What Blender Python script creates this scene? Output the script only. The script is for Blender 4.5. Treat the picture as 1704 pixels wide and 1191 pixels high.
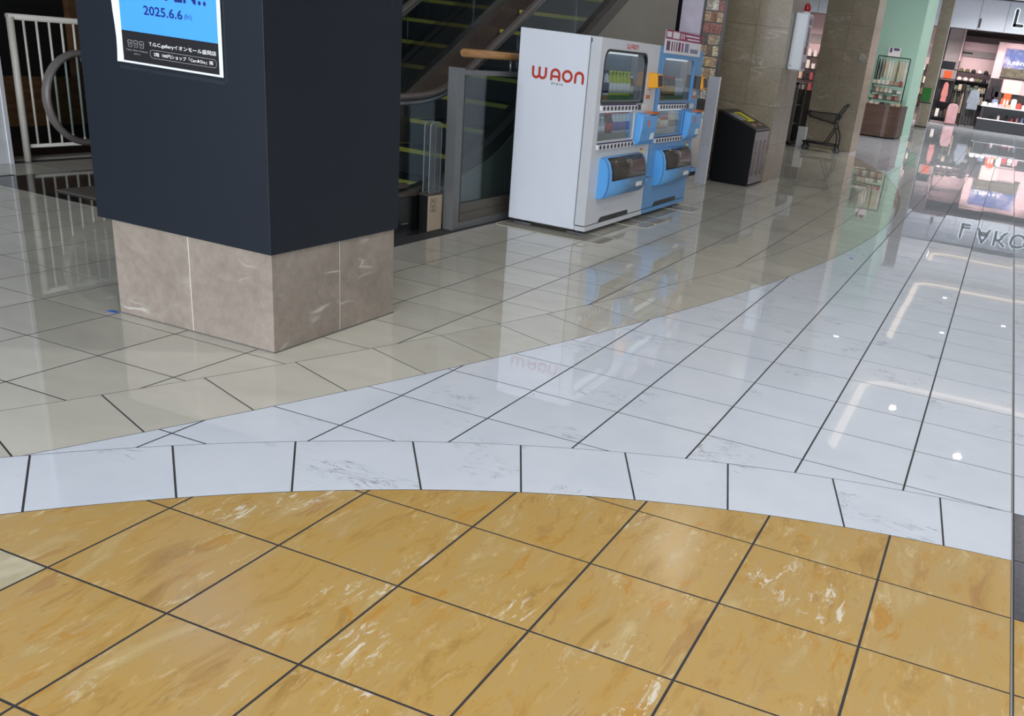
import bpy, bmesh, math, random
from mathutils import Vector, Matrix
random.seed(7)
scene = bpy.context.scene
for o in list(bpy.data.objects):
    bpy.data.objects.remove(o)
COL = scene.collection
PI = math.pi

# ------------------------------------------------------------------ camera
F_PX, IW, IH = 1540.19137, 1704.0, 1191.0
PPX, PPY = 852 + 190.2075, 595.5 + 140.8233
T = 0.45                                  # floor tile module in metres
RV = Vector((1.92237667, 0.445018212, -0.130575627))
RC = Matrix.Rotation(RV.length, 3, RV.normalized())      # world -> camera (x right, y down, z forward)
CP = Vector((2.06728427, -8.61378514, 3.53128483)) * T
cam_d = bpy.data.cameras.new('camera')
cam = bpy.data.objects.new('camera', cam_d)
COL.objects.link(cam)
rx, ry, rz = RC[0], RC[1], RC[2]
cam.matrix_world = Matrix(((rx[0], -ry[0], -rz[0], CP[0]), (rx[1], -ry[1], -rz[1], CP[1]),
                           (rx[2], -ry[2], -rz[2], CP[2]), (0, 0, 0, 1)))
cam_d.sensor_fit = 'HORIZONTAL'
cam_d.sensor_width = 36.0
cam_d.lens = 36.0 * F_PX / IW
cam_d.shift_x = (IW / 2 - PPX) / IW
cam_d.shift_y = (PPY - IH / 2) / IW
cam_d.clip_end = 200
scene.camera = cam

# ------------------------------------------------------------------ world, exposure
w = bpy.data.worlds.new('world'); scene.world = w; w.use_nodes = True
w.node_tree.nodes['Background'].inputs[0].default_value = (0.6, 0.7, 0.85, 1)
w.node_tree.nodes['Background'].inputs[1].default_value = 0.25
vs = scene.view_settings
vs.view_transform = 'Standard'; vs.look = 'None'; vs.gamma = 1.0; vs.use_curve_mapping = False
vs.exposure = 0.2

# ------------------------------------------------------------------ large area lights (daylight of the entrance glazing behind the camera)
def area(name, loc, target, sx, sy, power, col, spread=PI):
    l = bpy.data.lights.new(name, 'AREA'); l.shape = 'RECTANGLE'; l.size = sx; l.size_y = sy
    l.energy = power; l.color = col; l.spread = spread
    o = bpy.data.objects.new(name, l); COL.objects.link(o); o.location = loc
    o.rotation_euler = (Vector(target) - Vector(loc)).to_track_quat('-Z', 'Y').to_euler()
    return o
DAY = area('entrance_daylight', (-0.5, -13.3, 2.62), (-0.5, 0, 2.1), 14.0, 4.6, 2750, (0.835, 0.90, 1.0))

# ------------------------------------------------------------------ material helpers
def lin(c):
    c = c / 255.0
    return c / 12.92 if c <= 0.04045 else ((c + 0.055) / 1.055) ** 2.4
def C(r, g, b): return (lin(r), lin(g), lin(b), 1.0)
MATS = {}
def mat(name, col, rough=0.5, metal=0.0, spec=0.5, var=0.06, scale=6.0, emit=None, estr=0.0, bump=0.0):
    if name in MATS: return MATS[name]
    m = bpy.data.materials.new(name); m.use_nodes = True
    nt = m.node_tree; b = nt.nodes['Principled BSDF']
    tc = nt.nodes.new('ShaderNodeNewGeometry')
    nz = nt.nodes.new('ShaderNodeTexNoise'); nz.inputs['Scale'].default_value = scale; nz.inputs['Detail'].default_value = 3
    nt.links.new(tc.outputs['Position'], nz.inputs['Vector'])
    mr = nt.nodes.new('ShaderNodeMapRange'); mr.inputs[1].default_value = 0.25; mr.inputs[2].default_value = 0.75
    mr.inputs[3].default_value = 1.0 - var; mr.inputs[4].default_value = 1.0 + var
    nt.links.new(nz.outputs['Fac'], mr.inputs[0])
    mx = nt.nodes.new('ShaderNodeMix'); mx.data_type = 'RGBA'; mx.blend_type = 'MULTIPLY'; mx.inputs[0].default_value = 1
    mx.inputs[6].default_value = col
    nt.links.new(mr.outputs[0], mx.inputs[7])
    nt.links.new(mx.outputs[2], b.inputs['Base Color'])
    b.inputs['Roughness'].default_value = rough; b.inputs['Metallic'].default_value = metal
    b.inputs['Specular IOR Level'].default_value = spec
    if emit:
        b.inputs['Emission Color'].default_value = emit; b.inputs['Emission Strength'].default_value = estr
    if bump:
        bp = nt.nodes.new('ShaderNodeBump'); bp.inputs['Strength'].default_value = bump; bp.inputs['Distance'].default_value = 0.01
        nt.links.new(nz.outputs['Fac'], bp.inputs['Height']); nt.links.new(bp.outputs[0], b.inputs['Normal'])
    MATS[name] = m
    return m
def glassmat(name, tint=(0.8, 0.88, 0.86, 1), refl=0.08, rough=0.02, opac=0.0, ocol=(0.2, 0.2, 0.2, 1)):
    if name in MATS: return MATS[name]
    m = bpy.data.materials.new(name); m.use_nodes = True; nt = m.node_tree
    nt.nodes.remove(nt.nodes['Principled BSDF'])
    out = nt.nodes['Material Output']
    tr = nt.nodes.new('ShaderNodeBsdfTransparent'); tr.inputs[0].default_value = tint
    gl = nt.nodes.new('ShaderNodeBsdfGlossy'); gl.inputs['Roughness'].default_value = rough
    lw = nt.nodes.new('ShaderNodeLayerWeight'); lw.inputs['Blend'].default_value = 0.5
    pw = nt.nodes.new('ShaderNodeMath'); pw.operation = 'POWER'; pw.inputs[1].default_value = 5.0
    nt.links.new(lw.outputs['Facing'], pw.inputs[0])
    sc = nt.nodes.new('ShaderNodeMath'); sc.operation = 'MULTIPLY_ADD'; sc.inputs[1].default_value = 0.8; sc.inputs[2].default_value = refl
    nt.links.new(pw.outputs[0], sc.inputs[0]); sc.use_clamp = True
    mx = nt.nodes.new('ShaderNodeMixShader')
    nt.links.new(sc.outputs[0], mx.inputs[0])
    if opac > 0:
        df = nt.nodes.new('ShaderNodeBsdfDiffuse'); df.inputs[0].default_value = ocol
        m2 = nt.nodes.new('ShaderNodeMixShader'); m2.inputs[0].default_value = opac
        nt.links.new(tr.outputs[0], m2.inputs[1]); nt.links.new(df.outputs[0], m2.inputs[2])
        nt.links.new(m2.outputs[0], mx.inputs[1])
    else:
        nt.links.new(tr.outputs[0], mx.inputs[1])
    nt.links.new(gl.outputs[0], mx.inputs[2]); nt.links.new(mx.outputs[0], out.inputs[0])
    MATS[name] = m
    return m
def emis(name, col, s):
    return mat(name, (0, 0, 0, 1), 0.5, emit=col, estr=s)

class NG:                                   # tiny node-graph helper
    def __init__(s, name):
        s.m = bpy.data.materials.new(name); s.m.use_nodes = True; s.nt = s.m.node_tree
        s.b = s.nt.nodes['Principled BSDF']; MATS[name] = s.m
    def n(s, t, **kw):
        x = s.nt.nodes.new(t)
        for k, v in kw.items():
            if k.startswith('i_'):
                key = k[2:]
                x.inputs[int(key) if key.isdigit() else key.replace('_', ' ')].default_value = v
            else: setattr(x, k, v)
        return x
    def l(s, a, b): s.nt.links.new(a, b)
    def coord(s, scale=(1, 1, 1), rot=0.0):
        g = s.n('ShaderNodeNewGeometry'); at = s.n('ShaderNodeAttribute', attribute_name='rnd')
        sc = s.n('ShaderNodeVectorMath', operation='SCALE', i_Scale=1.0); s.l(at.outputs['Vector'], sc.inputs[0])
        sc.inputs['Scale'].default_value = 40.0
        ad = s.n('ShaderNodeVectorMath', operation='ADD'); s.l(g.outputs['Position'], ad.inputs[0]); s.l(sc.outputs[0], ad.inputs[1])
        mp = s.n('ShaderNodeMapping'); mp.inputs['Scale'].default_value = scale; mp.inputs['Rotation'].default_value = (0, 0, rot)
        s.l(ad.outputs[0], mp.inputs[0]); return mp.outputs[0]
    def noise(s, vec, scale, detail=4, rough=0.55, dist=0.0):
        x = s.n('ShaderNodeTexNoise'); x.inputs['Scale'].default_value = scale; x.inputs['Detail'].default_value = detail
        x.inputs['Roughness'].default_value = rough; x.inputs['Distortion'].default_value = dist
        s.l(vec, x.inputs['Vector']); return x.outputs['Fac']
    def ramp(s, fac, stops):
        r = s.n('ShaderNodeValToRGB'); e = r.color_ramp.elements
        e[0].position, e[0].color = stops[0]; e[1].position, e[1].color = stops[1]
        for p, c in stops[2:]:
            q = e.new(p); q.color = c
        s.l(fac, r.inputs[0]); return r.outputs[0]
    def mix(s, fac, a, b, mode='MIX'):
        x = s.n('ShaderNodeMix', data_type='RGBA', blend_type=mode)
        for i, v in ((0, fac), (6, a), (7, b)):
            if hasattr(v, 'links') or hasattr(v, 'node'): s.l(v, x.inputs[i])
            else: x.inputs[i].default_value = v
        return x.outputs[2]
    def math(s, op, a, b=0.0):
        x = s.n('ShaderNodeMath', operation=op)
        for i, v in ((0, a), (1, b)):
            if hasattr(v, 'node'): s.l(v, x.inputs[i])
            else: x.inputs[i].default_value = v
        return x.outputs[0]
W0, W1 = (0, 0, 0, 1), (1, 1, 1, 1)

def gloss(g, rough):
    g.b.inputs['Roughness'].default_value = rough
    g.b.inputs['IOR'].default_value = 1.5

# white marble-look porcelain with sparse dark veins
g = NG('white_marble_tile')
v = g.coord(); vs_ = g.coord((1.0, 3.2, 1), 0.6)
wv = g.noise(vs_, 5.0, 6, 0.62, 1.2)
ln = g.math('ABSOLUTE', g.math('SUBTRACT', wv, 0.5))
thin = g.ramp(ln, [(0.0, W1), (0.022, W0)])
gate = g.ramp(g.noise(v, 2.6, 2, 0.5), [(0.555, W0), (0.65, W1)])
fade = g.ramp(g.noise(v, 11, 2, 0.5), [(0.40, W0), (0.58, W1)])
f = g.math('MULTIPLY', g.math('MULTIPLY', thin, gate), fade)
base = g.ramp(g.noise(v, 3.0, 4, 0.6), [(0.3, (0.56, 0.60, 0.66, 1)), (0.7, (0.615, 0.65, 0.705, 1))])
g.l(g.mix(g.math('MULTIPLY', f, 0.9), base, (0.17, 0.18, 0.21, 1)), g.b.inputs['Base Color']); gloss(g, 0.014)

# ochre marble-look tile, streaks running down the mall
g = NG('ochre_marble_tile')
v = g.coord((3.2, 1.0, 1), 0.0); v2 = g.coord((1.6, 1.0, 1)); v3 = g.coord((5.0, 1.5, 1))
n1 = g.noise(v, 2.2, 10, 0.68, 0.8)
c0 = g.ramp(n1, [(0.32, (0.33, 0.195, 0.055, 1)), (0.45, (0.445, 0.282, 0.086, 1)), (0.56, (0.425, 0.282, 0.102, 1)), (0.68, (0.48, 0.35, 0.155, 1))])
or_ = g.math('MULTIPLY', g.ramp(g.noise(v, 4.0, 10, 0.70, 0.7), [(0.56, W0), (0.60, W1)]), g.ramp(g.noise(v2, 2.0, 3, 0.5), [(0.44, W0), (0.58, W1)]))
c1 = g.mix(g.math('MULTIPLY', or_, 0.7), c0, (0.43, 0.205, 0.028, 1))
lt = g.math('MULTIPLY', g.ramp(g.noise(v3, 5.5, 10, 0.74, 0.5), [(0.555, W0), (0.62, W1)]), g.ramp(g.noise(v2, 3.0, 3, 0.5), [(0.42, W0), (0.62, W1)]))
c2 = g.mix(g.math('MULTIPLY', lt, 0.55), c1, (0.62, 0.51, 0.30, 1))
wh = g.math('MULTIPLY', g.ramp(g.noise(v3, 6.0, 10, 0.72, 0.8), [(0.56, W0), (0.61, W1)]), g.ramp(g.noise(v2, 1.5, 2, 0.5), [(0.585, W0), (0.65, W1)]))
c3 = g.mix(g.math('MULTIPLY', wh, 0.75), c2, (0.72, 0.69, 0.60, 1))
bl = g.math('MULTIPLY', g.ramp(g.noise(v, 3.0, 10, 0.68, 0.9), [(0.575, W0), (0.595, W1)]), g.ramp(g.noise(v2, 1.2, 2, 0.5), [(0.5, W0), (0.60, W1)]))
c4 = g.mix(g.math('MULTIPLY', bl, 0.6), c3, (0.345, 0.185, 0.065, 1))
fk = g.ramp(g.noise(v3, 16, 6, 0.7), [(0.62, W0), (0.66, W1)])
c5 = g.mix(g.math('MULTIPLY', fk, 0.45), c4, (0.26, 0.15, 0.05, 1))
g.l(c5, g.b.inputs['Base Color']); gloss(g, 0.22)

# beige / greige polished tile
g = NG('beige_polished_tile')
v = g.coord((1, 1.6, 1))
at = g.n('ShaderNodeAttribute', attribute_name='rnd'); sx = g.n('ShaderNodeSeparateXYZ'); g.l(at.outputs['Vector'], sx.inputs[0])
c0 = g.ramp(g.noise(v, 2.2, 6, 0.6, 0.8), [(0.3, (0.455, 0.435, 0.370, 1)), (0.7, (0.525, 0.505, 0.435, 1))])
tv = g.ramp(sx.outputs[0], [(0.0, (0.93, 0.93, 0.93, 1)), (1.0, (1.04, 1.04, 1.04, 1))])
g.l(g.mix(1.0, c0, tv, 'MULTIPLY'), g.b.inputs['Base Color']); gloss(g, 0.014)

# grey-green vein tile, dark slate tile and black granite
g = NG('pale_travertine_tile')
v = g.coord((3.0, 0.8, 1))
g.l(g.ramp(g.noise(v, 4.0, 6, 0.6, 1.0), [(0.3, (0.38, 0.33, 0.20, 1)), (0.7, (0.55, 0.50, 0.36, 1))]), g.b.inputs['Base Color']); gloss(g, 0.15)
g = NG('dark_slate_tile')
v = g.coord()
g.l(g.ramp(g.noise(v, 60, 3, 0.6), [(0.3, (0.055, 0.055, 0.065, 1)), (0.7, (0.085, 0.085, 0.10, 1))]), g.b.inputs['Base Color']); gloss(g, 0.2)
g = NG('black_granite')
v = g.coord()
g.l(g.ramp(g.noise(v, 90, 3, 0.7), [(0.35, (0.012, 0.012, 0.013, 1)), (0.75, (0.05, 0.048, 0.046, 1))]), g.b.inputs['Base Color']); gloss(g, 0.06)

# stone cladding of the pillars (greige limestone with thin white veins)
def stone(name, a, b, vein):
    g = NG(name)
    v = g.coord(); ge = g.n('ShaderNodeNewGeometry'); at = g.n('ShaderNodeAttribute', attribute_name='rnd')
    sc = g.n('ShaderNodeVectorMath', operation='SCALE'); g.l(at.outputs['Vector'], sc.inputs[0]); sc.inputs['Scale'].default_value = 17.0
    ad = g.n('ShaderNodeVectorMath', operation='ADD'); g.l(ge.outputs['Position'], ad.inputs[0]); g.l(sc.outputs[0], ad.inputs[1])
    mp = g.n('ShaderNodeMapping'); mp.inputs['Rotation'].default_value = (0.5, -0.45, 0.0); mp.inputs['Scale'].default_value = (0.55, 0.55, 2.0)
    g.l(ad.outputs[0], mp.inputs[0])
    c0 = g.ramp(g.noise(v, 3.0, 8, 0.66, 0.6), [(0.3, a), (0.7, b)])
    sp = g.ramp(g.noise(v, 22, 4, 0.7), [(0.35, (0.86, 0.86, 0.86, 1)), (0.65, (1.06, 1.06, 1.06, 1))])
    c0 = g.mix(1.0, c0, sp, 'MULTIPLY')
    ln = g.math('ABSOLUTE', g.math('SUBTRACT', g.noise(mp.outputs[0], 1.7, 4, 0.55, 0.3), 0.5))
    f = g.math('MULTIPLY', g.ramp(ln, [(0.0, W1), (0.014, W0)]), g.ramp(g.noise(v, 2.2, 2, 0.5), [(0.50, W0), (0.60, W1)]))
    g.l(g.mix(g.math('MULTIPLY', f, 0.75), c0, vein), g.b.inputs['Base Color']); gloss(g, 0.3)
    return g.m
stone('limestone', (0.215, 0.178, 0.145, 1), (0.305, 0.258, 0.212, 1), (0.58, 0.55, 0.51, 1))
stone('olive_limestone', (0.245, 0.198, 0.132, 1), (0.315, 0.26, 0.182, 1), (0.44, 0.39, 0.31, 1))

# wood
def wood(name, a, b, sc=(1, 1, 14)):
    g = NG(name)
    ge = g.n('ShaderNodeNewGeometry'); mp = g.n('ShaderNodeMapping'); mp.inputs['Scale'].default_value = sc
    g.l(ge.outputs['Position'], mp.inputs[0])
    g.l(g.ramp(g.noise(mp.outputs[0], 2.0, 6, 0.6, 0.5), [(0.3, a), (0.7, b)]), g.b.inputs['Base Color'])
    g.b.inputs['Roughness'].default_value = 0.4
    return g.m
wood('oak_wood', C(150, 105, 60), C(190, 145, 92), (6, 1, 6))
wood('walnut_wood', C(62, 42, 32), C(92, 66, 52), (1.0, 1.0, 12))
wood('teak_panel', C(88, 62, 40), C(128, 94, 62), (1, 1.2, 10))

# ------------------------------------------------------------------ mesh helpers
class Fr:
    def __init__(s, o, u, v):
        s.o, s.u, s.v = Vector(o), Vector(u), Vector(v); s.n = s.u.cross(s.v)
    def __call__(s, p): return s.o + s.u * p[0] + s.v * p[1] + s.n * p[2]
def FX(x): return Fr((x, 0, 0), (0, 1, 0), (0, 0, 1))          # faces +x, coords (y, z, out)
def FY(y): return Fr((0, y, 0), (1, 0, 0), (0, 0, 1))          # faces -y, coords (x, z, out)
class MB:
    def __init__(s): s.v = []; s.f = []; s.mi = []; s.sm = []
    def _add(s, vs, fs, fr=None, mi=0, sm=False):
        k = len(s.v)
        for p in vs: s.v.append(fr(p) if fr else Vector(p))
        for q in fs: s.f.append([k + i for i in q]); s.mi.append(mi); s.sm.append(sm)
        return s
    def box(s, a0, b0, c0, a1, b1, c1, fr=None, mi=0):
        vs = [(a0, b0, c0), (a1, b0, c0), (a1, b1, c0), (a0, b1, c0), (a0, b0, c1), (a1, b0, c1), (a1, b1, c1), (a0, b1, c1)]
        return s._add(vs, [(0, 3, 2, 1), (4, 5, 6, 7), (0, 1, 5, 4), (1, 2, 6, 5), (2, 3, 7, 6), (3, 0, 4, 7)], fr, mi)
    def prism(s, pts, c0, c1, fr=None, mi=0, sm=False):
        n = len(pts)
        ar = sum(pts[i][0] * pts[(i + 1) % n][1] - pts[(i + 1) % n][0] * pts[i][1] for i in range(n))
        if ar < 0: pts = pts[::-1]
        vs = [(p[0], p[1], c0) for p in pts] + [(p[0], p[1], c1) for p in pts]
        s._add(vs, [list(range(n))[::-1], list(range(n, 2 * n))], fr, mi)
        k = len(s.v) - 2 * n
        for i in range(n):
            j = (i + 1) % n
            s.f.append([k + i, k + j, k + n + j, k + n + i]); s.mi.append(mi); s.sm.append(sm)
        return s
    def ring(s, outer, inner, c0, c1, fr=None, mi=0):
        n = len(outer)
        vs = [(p[0], p[1], c) for c in (c0, c1) for p in outer] + [(p[0], p[1], c) for c in (c0, c1) for p in inner]
        fs = []
        for i in range(n):
            j = (i + 1) % n
            fs += [(i, j, n + j, n + i), (n + i, n + j, 3 * n + j, 3 * n + i), (2 * n + j, 2 * n + i, 3 * n + i, 3 * n + j), (j, i, 2 * n + i, 2 * n + j)]
        return s._add(vs, fs, fr, mi)
    def tube(s, path, r, n=8, fr=None, mi=0, ry=None, closed=False, cap=True):
        P = [Vector(fr(p)) if fr else Vector(p) for p in path]
        m = len(P); rings = []
        up0 = None; vs = []
        for i in range(m):
            a = P[i - 1] if (i > 0 or closed) else P[i]; b = P[(i + 1) % m] if (i < m - 1 or closed) else P[i]
            t = (b - a).normalized()
            if up0 is None:
                up0 = Vector((0, 0, 1)) if abs(t.z) < 0.9 else Vector((0, 1, 0))
            sd = t.cross(up0).normalized(); up = sd.cross(t).normalized(); up0 = up
            rr = r[i] if isinstance(r, (list, tuple)) else r
            r2 = rr if ry is None else ry
            for k in range(n):
                an = 2 * PI * k / n
                vs.append(P[i] + sd * (rr * math.cos(an)) + up * (r2 * math.sin(an)))
        fs = []
        for i in range(m if closed else m - 1):
            j = (i + 1) % m
            for k in range(n):
                l = (k + 1) % n
                fs.append((i * n + k, i * n + l, j * n + l, j * n + k))
        k0 = len(s.v)
        s._add(vs, fs, None, mi, True)
        if cap and not closed:
            s.f.append([k0 + k for k in range(n)][::-1]); s.mi.append(mi); s.sm.append(False)
            s.f.append([k0 + (m - 1) * n + k for k in range(n)]); s.mi.append(mi); s.sm.append(False)
        return s
    def lathe(s, prof, c, n=12, axis='z', mi=0, fr=None, smooth=True):
        vs = []; fs = []
        for (r, h) in prof:
            for k in range(n):
                a = 2 * PI * k / n
                x, y = r * math.cos(a), r * math.sin(a)
                p = {'z': (c[0] + x, c[1] + y, c[2] + h), 'x': (c[0] + h, c[1] + x, c[2] + y), 'y': (c[0] + y, c[1] + h, c[2] + x)}[axis]
                vs.append(p)
        m = len(prof)
        for i in range(m - 1):
            for k in range(n):
                l = (k + 1) % n
                fs.append((i * n + k, i * n + l, (i + 1) * n + l, (i + 1) * n + k))
        k0 = len(s.v)
        s._add(vs, fs, fr, mi, smooth)
        s.f.append([k0 + k for k in range(n)][::-1]); s.mi.append(mi); s.sm.append(False)
        s.f.append([k0 + (m - 1) * n + k for k in range(n)]); s.mi.append(mi); s.sm.append(False)
        return s
    def build(s, name, m, parent=None, bevel=0.0):
        me = bpy.data.meshes.new(name)
        off = ROOT.get(parent.name, Vector((0, 0, 0))) if parent else Vector((0, 0, 0))
        me.from_pydata([tuple(p - off) for p in s.v], [], s.f)
        ms = m if isinstance(m, (list, tuple)) else [m]
        for x in ms: me.materials.append(MATS[x] if isinstance(x, str) else x)
        me.polygons.foreach_set('material_index', s.mi); me.polygons.foreach_set('use_smooth', s.sm)
        me.update()
        if len(s.f) < 4000:
            bm = bmesh.new(); bm.from_mesh(me); bmesh.ops.recalc_face_normals(bm, faces=bm.faces); bm.to_mesh(me); bm.free()
        o = bpy.data.objects.new(name, me); COL.objects.link(o)
        if parent:
            o.parent = parent; ROOT[o.name] = off
        if bevel:
            b = o.modifiers.new('bevel', 'BEVEL'); b.width = bevel; b.segments = 2; b.limit_method = 'ANGLE'
        return o
ROOT = {}
def tag(o, label=None, cat=None, group=None, kind=None):
    if label: o['label'] = label
    if cat: o['category'] = cat
    if group: o['group'] = group
    if kind: o['kind'] = kind
    return o
def thing(name, label, cat, loc, group=None):
    o = bpy.data.objects.new(name, None); COL.objects.link(o); o.location = loc
    o.empty_display_size = 0.1
    ROOT[o.name] = Vector(loc)
    return tag(o, label, cat, group)
def copy_tree(o, loc, label=None, group=None):
    r = o.copy(); COL.objects.link(r); r.location = loc
    if label: r['label'] = label
    if group: r['group'] = group
    for ch in o.children:
        c = ch.copy(); COL.objects.link(c); c.parent = r
        for gch in ch.children:
            d = gch.copy(); COL.objects.link(d); d.parent = c
    return r
def rrect(a0, b0, a1, b1, r, n=5):
    pts = []
    rs = r if isinstance(r, (list, tuple)) else [r] * 4        # bl, br, tr, tl
    for (cx, cy, sx, sy, st, q) in ((a0, b0, 1, 1, PI, 0), (a1, b0, -1, 1, 1.5 * PI, 1), (a1, b1, -1, -1, 0, 2), (a0, b1, 1, -1, 0.5 * PI, 3)):
        q = max(rs[q], 1e-4)
        for i in range(n + 1):
            an = st + 0.5 * PI * i / n
            pts.append((cx + sx * q + q * math.cos(an), cy + sy * q + q * math.sin(an)))
    return pts
def text(s, name, fr, a0, b0, wd, ht, m, parent=None, c=0.001, th=0.001, bold=0.0):
    cu = bpy.data.curves.new('txt', 'FONT'); cu.body = s; cu.extrude = 0; cu.offset = bold; cu.resolution_u = 2
    o = bpy.data.objects.new('txt', cu); COL.objects.link(o)
    dg = bpy.context.evaluated_depsgraph_get(); dg.update()
    me = bpy.data.meshes.new_from_object(o.evaluated_get(dg))
    bpy.data.objects.remove(o)
    xs = [v.co.x for v in me.vertices]; ys = [v.co.y for v in me.vertices]
    x0, x1, y0, y1 = min(xs), max(xs), min(ys), max(ys)
    off = ROOT.get(parent.name, Vector((0, 0, 0))) if parent else Vector((0, 0, 0))
    for v in me.vertices:
        v.co = fr((a0 + (v.co.x - x0) / (x1 - x0) * wd, b0 + (v.co.y - y0) / (y1 - y0) * ht, c)) - off
    me.materials.clear(); me.materials.append(MATS[m])
    ob = bpy.data.objects.new(name, me); COL.objects.link(ob)
    if parent:
        ob.parent = parent; ROOT[ob.name] = off
    return ob
def stroke(mb, path, wd, c0, c1, fr, mi=0, closed=False):
    """flat ribbon with round ends following a 2-D path"""
    P = [Vector(p) for p in path]; n = len(P)
    L, R = [], []
    for i in range(n):
        a = P[i - 1] if (i > 0 or closed) else P[i]; b = P[(i + 1) % n] if (i < n - 1 or closed) else P[i]
        t = (b - a).normalized(); nn = Vector((-t.y, t.x)) * wd / 2
        L.append(P[i] + nn); R.append(P[i] - nn)
    if closed:
        mb.ring([tuple(p) for p in (R if sum(P[i].x * P[(i + 1) % n].y - P[(i + 1) % n].x * P[i].y for i in range(n)) > 0 else L)],
                [tuple(p) for p in (L if sum(P[i].x * P[(i + 1) % n].y - P[(i + 1) % n].x * P[i].y for i in range(n)) > 0 else R)], c0, c1, fr, mi)
        return
    t0 = (P[1] - P[0]).normalized(); t1 = (P[-1] - P[-2]).normalized()
    cap = lambda p, t, sg: [p + Vector((t.x * math.cos(a) - t.y * math.sin(a), t.x * math.sin(a) + t.y * math.cos(a))) * wd / 2 for a in sg]
    end = cap(P[-1], t1, [-PI / 3, 0, PI / 3]); st = cap(P[0], -t0, [-PI / 3, 0, PI / 3])
    pts = R + end + L[::-1] + st
    mb.prism([tuple(p) for p in pts], c0, c1, fr, mi)
def arc2(cx, cy, rx_, ry_, a0, a1, n=8):
    return [(cx + rx_ * math.cos(a0 + (a1 - a0) * i / n), cy + ry_ * math.sin(a0 + (a1 - a0) * i / n)) for i in range(n + 1)]

# ================================================================== FLOOR
mat('grout', C(46, 45, 47), 0.8)
mat('steel_strip', C(170, 168, 165), 0.35, 0.8)
fl = MB().box(-7.3, -8.0, -0.08, 9.0, 56.0, -0.0008).build('floor', 'grout'); tag(fl, kind='structure')
CA_LO, RA_LO = (1.764, -4.919), 4.4797
CA_UP, RA_UP = (1.843, -5.033), 5.0610
CB_LO, RB_LO = (-25.727, 7.946), 25.6076
CB_UP, RB_UP = (-24.931, 7.801), 24.3580
XJ = 3 * T                                   # expansion joint
def clip(poly, c, R, inside):
    if len(poly) < 3: return []
    sg = 1 if inside else -1
    S = lambda p: (R - math.hypot(p[0] - c[0], p[1] - c[1])) * sg
    sub = []
    for i in range(len(poly)):
        p, q = poly[i], poly[(i + 1) % len(poly)]
        L = math.hypot(q[0] - p[0], q[1] - p[1]); k = max(1, int(L / 0.08))
        sub += [(p[0] + (q[0] - p[0]) * j / k, p[1] + (q[1] - p[1]) * j / k) for j in range(k)]
    v = [S(p) for p in sub]
    if min(v) >= 0: return poly
    if max(v) <= 0: return []
    out = []
    n = len(sub)
    for i in range(n):
        p, q, a, b = sub[i], sub[(i + 1) % n], v[i], v[(i + 1) % n]
        if a >= 0: out.append((p, 0))
        if (a >= 0) != (b >= 0):
            lo, hi = 0.0, 1.0
            for _ in range(30):
                t = (lo + hi) / 2; x = (p[0] + (q[0] - p[0]) * t, p[1] + (q[1] - p[1]) * t)
                if (S(x) >= 0) == (a >= 0): lo = t
                else: hi = t
            out.append((x, 1 if a >= 0 else 2))
    res = []
    m = len(out)
    for i in range(m):
        p, k = out[i]; res.append(p)
        if k == 1 and out[(i + 1) % m][1] == 2:
            q = out[(i + 1) % m][0]
            a0 = math.atan2(p[1] - c[1], p[0] - c[0]); a1 = math.atan2(q[1] - c[1], q[0] - c[0])
            d = (a1 - a0 + PI) % (2 * PI) - PI
            kk = max(1, int(abs(d) * R / 0.05))
            res += [(c[0] + R * math.cos(a0 + d * j / kk), c[1] + R * math.sin(a0 + d * j / kk)) for j in range(1, kk)]
    fin = []
    for i in range(len(res)):
        a, b, d = res[i - 1], res[i], res[(i + 1) % len(res)]
        cr = (b[0] - a[0]) * (d[1] - b[1]) - (b[1] - a[1]) * (d[0] - b[0])
        if math.hypot(b[0] - a[0], b[1] - a[1]) < 1e-5: continue
        if abs(cr) > 1e-8: fin.append(b)
    return fin if len(fin) >= 3 else []
def parea(P): return 0.5 * sum(P[i][0] * P[(i + 1) % len(P)][1] - P[(i + 1) % len(P)][0] * P[i][1] for i in range(len(P)))
def topx(p):
    q = RC @ (Vector((p[0], p[1], 0)) - CP)
    if q.z < 0.2: return None
    return (F_PX * q.x / q.z + PPX, F_PX * q.y / q.z + PPY)
def seen(P):
    px = [topx(p) for p in P]
    if any(p is None for p in px): return 0.0
    cl = [(min(max(x, 0), IW), min(max(y, 0), IH)) for x, y in px]
    return abs(parea(cl))
TILES = []                                   # (material, name, polygon)
GX, GY, GR = 0.0043, 0.0042, 0.0030
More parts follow.
